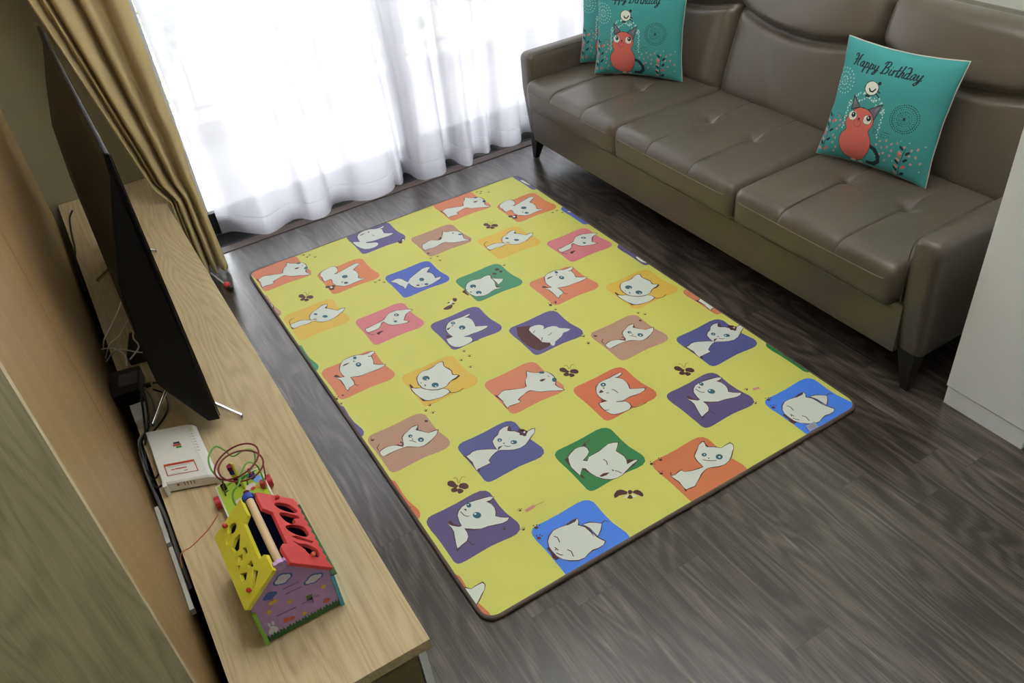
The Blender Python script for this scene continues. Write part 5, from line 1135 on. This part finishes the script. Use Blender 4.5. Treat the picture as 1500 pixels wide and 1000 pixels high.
# small stick with a red knob lying by the foot of the drape
sb = empty('red_knob_stick', (.33, 3.27, 0)); tag(sb, 'thin white stick with a small red knob on the floor below the beige curtain', 'toy')
MB().tube([(.302, 3.44, .012), (.318, 3.36, .010), (.335, 3.27, .012)], .0035, 8).build('stick', M['white_pl'], sb)
knobm = simple('red_paint', (.55, .035, .025, 1), .35, bumpsc=30, var=.05)
MB().sphere((.338, 3.262, .015), .0145, n=14).build('knob', knobm, sb)
MB().cyl((.342, 3.242, .010), (.345, 3.222, .010), .010, 12).build('rubber_end', M['black_pl'], sb)
finish(sb, (.33, 3.27, 0))

# ------------------------------------------------------------------ wooden shape-sorter house
P_ = lambda n, c, r=.4: simple(n, c, r, bumpsc=60, var=.05)
yel = P_('yellow_paint', (.66, .62, .045, 1)); redp = P_('coral_red_paint', (.62, .055, .055, 1)); lil = P_('lilac_paint', (.42, .25, .52, 1)); lil2 = P_('light_lilac_paint', (.52, .33, .60, 1)); navyp = P_('navy_paint', (.012, .022, .10, 1))
grn = P_('lime_paint', (.20, .46, .05, 1)); dgr = P_('dark_green_paint', (.025, .12, .025, 1)); blu = P_('sky_blue_paint', (.07, .36, .56, 1)); beech = P_('beech_dowel', (.62, .46, .27, 1), .5); inkw = P_('print_white', (.62, .62, .66, 1)); inkbl = P_('print_blue', (.05, .12, .42, 1)); inkc = P_('print_dark', (.03, .02, .05, 1)); cyell = P_('print_gold', (.66, .40, .04, 1)); limeb = P_('lime_block', (.35, .62, .08, 1)); coralp = P_('print_coral', (.60, .11, .06, 1))
hs = empty('shape_sorter_house', (.034, 1.30, BZ)); tag(hs, 'wooden toy house with yellow and red roof boards and a lilac gable on the bench', 'toy')
y0h, y1h = 1.184, 1.400
gable = [(-.050, .385), (.116, .385), (.118, .497), (.052, .570), (.046, .590), (.022, .590), (.016, .570), (-.050, .505)]
def gab(yc, mat, name, holes):
    Mx = Matrix.Translation((0, yc, 0)) @ Matrix.Rotation(radians(90), 4, 'X')
    v, f = plate(gable, holes, .009, 0.0, Mx)
    mb = MB(); mb.add(v, f); return mb.build(name, mat, hs)
holes = [[(.054, .437), (.067, .432), (.069, .460), (.057, .462)], [(.021, .5165), (.055, .5145), (.055, .511), (.021, .513)], [(.021, .499), (.055, .497), (.055, .4935), (.021, .4955)], [(-.012, .450), (.030, .447), (.030, .4435), (-.012, .4465)], [(.042, .4475), (.0538, .4455), (.0538, .4425), (.042, .4445)], [(.0695, .4485), (.082, .4465), (.082, .4435), (.0695, .4455)]]
gf = gab(y0h + .0045, lil, 'front_gable', holes)
gab(y1h - .0045, navyp, 'rear_gable', [])
pr = MB()
def fq(pts, mi, h=0): pr.add([(x, y0h - .0006 - h, z) for x, z in pts], [tuple(range(len(pts)))], mi)
def blob(cx, cz, w, h, mi, off=0):
    for dx, dz, r in ((-.3, -.05, .28), (0, .12, .36), (.28, 0, .30), (0, -.15, .32)):
        fq([(cx + w * (dx + r * cos(k * pi / 6)), cz + h * (dz * 1.2 + r * 1.15 * sin(k * pi / 6))) for k in range(12)], mi, off + .00005 * r)
blob(.028, .544, .036, .030, 1); blob(.028, .544, .029, .023, 0, .0003)
blob(.083, .501, .038, .026, 1); blob(.083, .501, .031, .019, 0, .0003)
blob(-.007, .516, .026, .020, 1)
for cx, cz, mi in ((-.011, .494, 3), (.024, .471, 3), (-.021, .472, 3), (.041, .415, 3), (.096, .464, 3), (-.002, .494, 3)):
    blob(cx, cz, .010, .012, mi)
blob(.092, .418, .014, .012, 4); blob(.003, .424, .012, .014, 4); blob(.014, .420, .012, .013, 4)
blob(-.028, .414, .018, .026, 0); blob(-.031, .436, .005, .014, 0, .0004); blob(-.023, .436, .005, .014, 0, .0004)
gr = [(-.049, .386)] + [(-.049 + .1645 * k / 48, (.3985 if k % 2 else .4075) + .002 * sin(k * 1.3)) for k in range(49)] + [(.1155, .386)]
pr.add([(x, y0h - .0009, z) for x, z in gr] + [(x, y0h - .0009, .386) for x, z in gr], [(k, k + 1, len(gr) + k + 1, len(gr) + k) for k in range(len(gr) - 1)], 2)
pr.build('printed_garden', [inkw, inkbl, dgr, cyell, coralp], gf)
MB().sphere((.060, y0h + .0225, .441), .0125, n=16).build('lime_ball', limeb, hs)
MB().box(-.0525, -.0445, y0h - .004, y1h, BZ + .0005, .492, bev=.0008).build('side_board', grn, hs)
MB().box(.1160, .1240, y0h - .004, y1h, BZ + .0005, .486, bev=.0008).build('side_board', blu, hs)
MB().box(-.0445, .1160, y0h + .009, y1h - .009, .386, .392).build('floor_board', navyp, hs)
MB().box(-.0440, -.0410, y0h + .009, y1h - .009, .392, .490).build('lining', navyp, hs)
MB().box(.1125, .1155, y0h + .009, y1h - .009, .392, .484).build('lining', navyp, hs)
MB().cyl((.034, y0h + .001, .581), (.034, y1h + .004, .581), .0085, 16).build('carrying_dowel', beech, hs)
MB().cyl((.034, y0h - .0012, .581), (.034, y0h + .010, .581), .0115, 16).build('dowel_collar', lil2, hs)
MB().cyl((.034, y1h - .010, .581), (.034, y1h + .006, .581), .0125, 16).build('dowel_collar', P_('blue_paint', (.02, .06, .35, 1)), hs)
def roof(A, B, outer, holes, mat, name):
    """outlines as (distance along the ridge in mm, distance down the slope in mm)"""
    A = Vector(A); B = Vector(B); tv = (B - A).normalized(); yv = Vector((0, 1, 0)); nv = tv.cross(yv)
    if nv.z < 0: nv = -nv
    Mx = Matrix(((0, tv.x, nv.x, A.x), (1, tv.y, nv.y, 0), (0, tv.z, nv.z, A.z), (0, 0, 0, 1)))
    sc = lambda L: [(a / 1000, b / 1000) for a, b in L]
    hh = []
    for h in holes:
        q = sc(h); cx = sum(p[0] for p in q) / len(q); cy = sum(p[1] for p in q) / len(q)
        q = [(cx + (x - cx) * 1.16, cy + (y - cy) * 1.16, 0) for x, y in q]
        hh.append([(p.x, p.y) for p in catmull(q, 4, True)] if len(q) > 5 else [(x, y) for x, y, _ in q])
    v, f = plate(sc(outer), hh, .009, .0012, Mx)
    mb = MB(); mb.add(v, f); o = recalc(mb.build(name, mat, hs)); return o, Mx
ry, My = roof((.024, 1.19, .5875), (-.06, 1.19, .5115), [(1401, 4), (1346, 4), (1339, 22), (1232, 24), (1229, 10), (1222, 4), (1176, 4), (1174, 104), (1180, 110), (1399, 112), (1403, 106)],
     [[(1377, 60), (1370, 47), (1360, 46), (1355, 56), (1364, 68), (1372, 68)], [(1360, 83), (1349, 78), (1351, 87)], [(1336, 62), (1331, 46), (1308, 62), (1312, 74), (1329, 77)], [(1296, 53), (1290, 44), (1277, 46), (1282, 57)], [(1292, 70), (1286, 59), (1278, 66), (1286, 75)], [(1252, 57), (1250, 45), (1237, 46), (1244, 57)], [(1278, 83), (1271, 77), (1267, 86)], [(1254, 84), (1240, 68), (1232, 77), (1238, 86)], [(1226, 50), (1213, 42), (1196, 66), (1202, 72)]], yel, 'yellow_roof')
rr, Mr_ = roof((.050, 1.19, .5825), (.128, 1.19, .505), [(1400, -3), (1404, 3), (1403, 98)] + [(1398 - k * 11, 102 if k % 2 else 97) for k in range(20)] + [(1176, 104), (1176, 0), (1221, -4), (1234, 4), (1236, 16), (1338, 19), (1346, -3)],
     [[(1368, 38), (1376, 49), (1375, 72), (1360, 84), (1351, 77), (1351, 58), (1357, 43)], [(1334, 38), (1341, 50), (1338, 78), (1330, 80), (1326, 66), (1316, 66), (1309, 57), (1315, 44)], [(1293, 38), (1302, 56), (1300, 79), (1282, 83), (1271, 73), (1272, 55), (1281, 41)], [(1262, 40), (1266, 52), (1256, 84), (1251, 80), (1256, 50)], [(1244, 38), (1240, 52), (1241, 65), (1232, 82), (1217, 84), (1207, 75), (1214, 60), (1228, 54)]], redp, 'red_roof')
# dark green scalloped strip showing below the red roof
MB().box(.1180, .1300, 1.176, 1.404, .4895, .4935, bev=.0008).build('green_eave', dgr, hs)
def knob(Mx, s, t, mat):
    p = Mx @ Vector((s, t, .0045)); q = Mx @ Vector((s, t, .011))
    MB().cyl(p, q, .0022, 8).sphere(q, .0055, n=10).build('roof_peg', mat, hs)
knob(My, 1.385, .066, knobm); knob(My, 1.196, .074, knobm); knob(Mr_, 1.388, .045, knobm); knob(Mr_, 1.203, .062, coralp)
# small printed specks on the red tabs
R5 = random.Random(3)
for (sa, sb) in ((1.350, 1.395), (1.185, 1.225)):
    sp = MB()
    for k in range(24):
        s_, t = R5.uniform(sa, sb), R5.uniform(.004, .036)
        c = Mr_ @ Vector((s_, t, .0046)); a = Mr_ @ Vector((s_ + .002, t + .0012, .0046)); b = Mr_ @ Vector((s_ + .0005, t + .0022, .0046))
        sp.add([c, a, b], [(0, 1, 2)])
    sp.build('printed_specks', P_('roof_print', (.30, .03, .03, 1)), rr)
finish(hs, (.034, 1.30, BZ))

# ------------------------------------------------------------------ bead maze on wheels
bm_ = empty('bead_maze_toy', (.035, 1.60, BZ)); tag(bm_, 'wooden bead maze trolley with red and green wire loops behind the toy house', 'toy')
bx0, bx1, by0, by1 = -.022, .094, 1.505, 1.664
MB().box(bx0, bx1, by0, by1, .398, .415, bev=.0015).build('base_board', M['white_pl'], bm_)
tp = MB()
tp.add([(bx0 + .004, by0 + .004, .4155), (bx1 - .004, by0 + .004, .4155), (bx1 - .004, by1 - .004, .4155), (bx0 + .004, by1 - .004, .4155)], [(0, 1, 2, 3)], 0)
def tpq(cx, cy, w, h, a, mi, z=.4158): 
    ca, sa = cos(a), sin(a); tp.add([(cx + x * ca - y * sa, cy + x * sa + y * ca, z) for x, y in [(w * cos(k * pi / 5), h * sin(k * pi / 5)) for k in range(10)]], [tuple(range(10))], mi)
tpq(.020, 1.57, .016, .020, .3, 1); tpq(.078, 1.625, .011, .026, .5, 2); tpq(.055, 1.61, .014, .012, .2, 1, .4159); tpq(.045, 1.65, .018, .006, .4, 3, .4160); tpq(.060, 1.64, .014, .005, .2, 4, .4161)
tpq(.058, 1.60, .006, .006, 0, 5, .4163); tpq(.070, 1.60, .007, .007, 0, 6, .4164); tpq(.04, 1.585, .014, .008, .6, 1, .4162); tpq(.000, 1.63, .006, .003, .2, 3, .4161); tpq(.012, 1.65, .007, .002, .2, 3, .4161); tpq(.07, 1.655, .014, .003, .2, 3, .4163)
tp.build('printed_picture', [P_('print_lime', (.42, .58, .05, 1)), P_('print_pale', (.66, .58, .56, 1)), P_('print_lightblue', (.18, .38, .75, 1)), dgr, inkbl, redp, cyell], bm_)
for (x, y) in ((bx0 - .001, 1.625), (bx1 + .001, 1.622), (bx0 - .001, 1.530), (bx1 + .001, 1.530)):
    s = -1 if x < .03 else 1
    w = MB().cyl((x, y, .3970), (x + s * .012, y, .3970), .0165, 20).build('wheel', P_('wheel_red', (.50, .02, .03, 1), .3), bm_)
    MB().cyl((x + s * .012, y, .3970), (x + s * .0135, y, .3970), .005, 10).build('hub', P_('hub_red', (.60, .06, .05, 1)), w)
wr = P_('dark_red_wire', (.20, .012, .015, 1), .3); wg = P_('green_wire', (.16, .42, .06, 1), .3)
def ringw(c, rx, ry, tilt, n=40):
    pts = []
    for k in range(n):
        a = 2 * pi * k / n; pts.append((c[0] + rx * cos(a), c[1] + ry * sin(a), c[2] + tilt[0] * cos(a) + tilt[1] * sin(a)))
    return pts
mb = MB().tube(ringw((.048, 1.630, .492), .056, .048, (.010, .004)), .0023, 8, closed=True); mb.build('red_wire_loop', wr, bm_)
mb = MB().tube(ringw((.053, 1.618, .484), .052, .044, (-.006, .010)), .0023, 8, closed=True); mb.build('red_wire_loop', wr, bm_)
MB().tube([(.088, 1.60, .416), (.096, 1.598, .44), (.1015, 1.605, .475)], .0017, 8).build('wire_support', wr, bm_)
MB().tube([(-.006, 1.618, .416), (-.004, 1.61, .45), (.0035, 1.607, .482)], .0017, 8).build('wire_support', wr, bm_)
MB().tube(catmull([(.003, 1.640, .416), (-.002, 1.648, .440), (-.012, 1.665, .470), (-.006, 1.690, .490), (.018, 1.705, .500), (.034, 1.690, .490), (.046, 1.668, .480), (.075, 1.672, .480), (.094, 1.662, .476), (.088, 1.640, .460), (.060, 1.628, .440), (.050, 1.620, .416)], 6), .0024, 8).build('green_wire_loop', wg, bm_)
MB().tube(catmull([(.085, 1.580, .416), (.088, 1.590, .450), (.086, 1.600, .480), (.070, 1.610, .492), (.048, 1.594, .486), (.030, 1.568, .478), (.012, 1.560, .470), (.005, 1.545, .455), (.010, 1.535, .435), (.022, 1.535, .416)], 6), .0024, 8).build('green_wire_loop', wg, bm_)
MB().tube([(.040, 1.612, .416), (.036, 1.625, .47), (.036, 1.63, .492)], .0032, 8).build('yellow_post', yel, bm_)
bead_m = [P_('bead_maroon', (.16, .015, .05, 1), .25), P_('bead_blue', (.02, .035, .22, 1), .25), yel, P_('bead_plum', (.10, .012, .06, 1), .25), P_('bead_green', (.012, .05, .02, 1), .25)]
for k in range(5):
    t = k / 4; x = .0330 + .004 * t; y = 1.640 - .006 * t; z = .480 - .013 * k
    MB().cyl((x - .004, y, z), (x - .004, y, z - .0115), .0080, 14).build('bead', bead_m[k], bm_)
MB().cyl((-.002, 1.639, .4165), (-.003, 1.642, .431), .0065, 14).build('bead', bead_m[4], bm_)
MB().cyl((.069, 1.640, .4165), (.066, 1.648, .440), .0050, 12, r1=.002).build('red_bird_figure', redp, bm_)
MB().cyl((.068, 1.639, .4165), (.068, 1.639, .426), .0085, 12).build('bead', bead_m[1], bm_)
MB().cyl((.083, 1.588, .4165), (.083, 1.588, .436), .0080, 12).build('bead', redp, bm_)
MB().cyl((.039, 1.583, .4165), (.039, 1.583, .430), .0075, 12).build('bead', bead_m[0], bm_)
finish(bm_, (.035, 1.60, BZ))

# ------------------------------------------------------------------ fill uplighter added out of view to brighten the room
cl_ = empty('fill_uplight', (1.1, 1.3, ZC)); tag(cl_, 'square white fill uplighter added out of view under the ceiling', 'fill light')
zl = ZC - .34
MB().box(.60, 1.60, .80, 1.80, zl - .02, zl, bev=.006).build('housing', M['white_pl'], cl_)
for (x0, x1, y0, y1) in ((.585, .60, .785, 1.815), (1.60, 1.615, .785, 1.815), (.60, 1.60, .785, .80), (.60, 1.60, 1.80, 1.815)):
    MB().box(x0, x1, y0, y1, zl - .02, zl + .05).build('rim', M['white_pl'], cl_)
for (x, y) in ((.7, .9), (1.5, .9), (.7, 1.7), (1.5, 1.7)): MB().cyl((x, y, zl), (x, y, ZC - .001), .002, 6).build('wire', M['rail_edge'], cl_)
t = NT('fill_diffuser'); e = t.n('ShaderNodeEmission'); e.inputs[0].default_value = (.97, .985, 1, 1); e.inputs[1].default_value = FILL
t.l(e.outputs[0], t.out.inputs[0])
mb = MB(); mb.add([(.62, .82, zl + .003), (1.58, .82, zl + .003), (1.58, 1.78, zl + .003), (.62, 1.78, zl + .003)], [(0, 1, 2, 3)])
mb.build('diffuser', t.m, cl_)
finish(cl_, (1.1, 1.3, ZC))

# ------------------------------------------------------------------ daylight
w = bpy.data.worlds.new('sky'); SC.world = w; w.use_nodes = True
nt = w.node_tree; nt.nodes.clear()
ow = nt.nodes.new('ShaderNodeOutputWorld'); bg = nt.nodes.new('ShaderNodeBackground')
bg.inputs[0].default_value = (.95, .955, 1.0, 1); bg.inputs[1].default_value = SKY
nt.links.new(bg.outputs[0], ow.inputs[0])
pt = bpy.data.lights.new('window_portal', 'AREA'); pt.shape = 'RECTANGLE'; pt.size = OX1 - OX0; pt.size_y = 2.3
pt.cycles.is_portal = True
po = bpy.data.objects.new('window_portal', pt); po.location = ((OX0 + OX1) / 2, YW + .16, 1.17); po.rotation_euler = (radians(-90), 0, 0); COL.objects.link(po)

# ------------------------------------------------------------------ camera
cam = bpy.data.cameras.new('camera'); cam.sensor_width = 36; cam.lens = 1223.198 * 36 / 1500; cam.clip_start = .02
co = bpy.data.objects.new('camera', cam); COL.objects.link(co)
co.matrix_world = Matrix.Translation((0, 0, 1.9)) @ Matrix.Rotation(radians(-27.045310793), 4, 'Z') @ Matrix.Rotation(radians(52.200289786), 4, 'X') @ Matrix.Rotation(radians(-6.833905412), 4, 'Z')
SC.camera = co
SC.view_settings.view_transform = 'Standard'; SC.view_settings.look = 'None'; SC.view_settings.gamma = 1; SC.view_settings.use_curve_mapping = False
SC.view_settings.exposure = EXPO
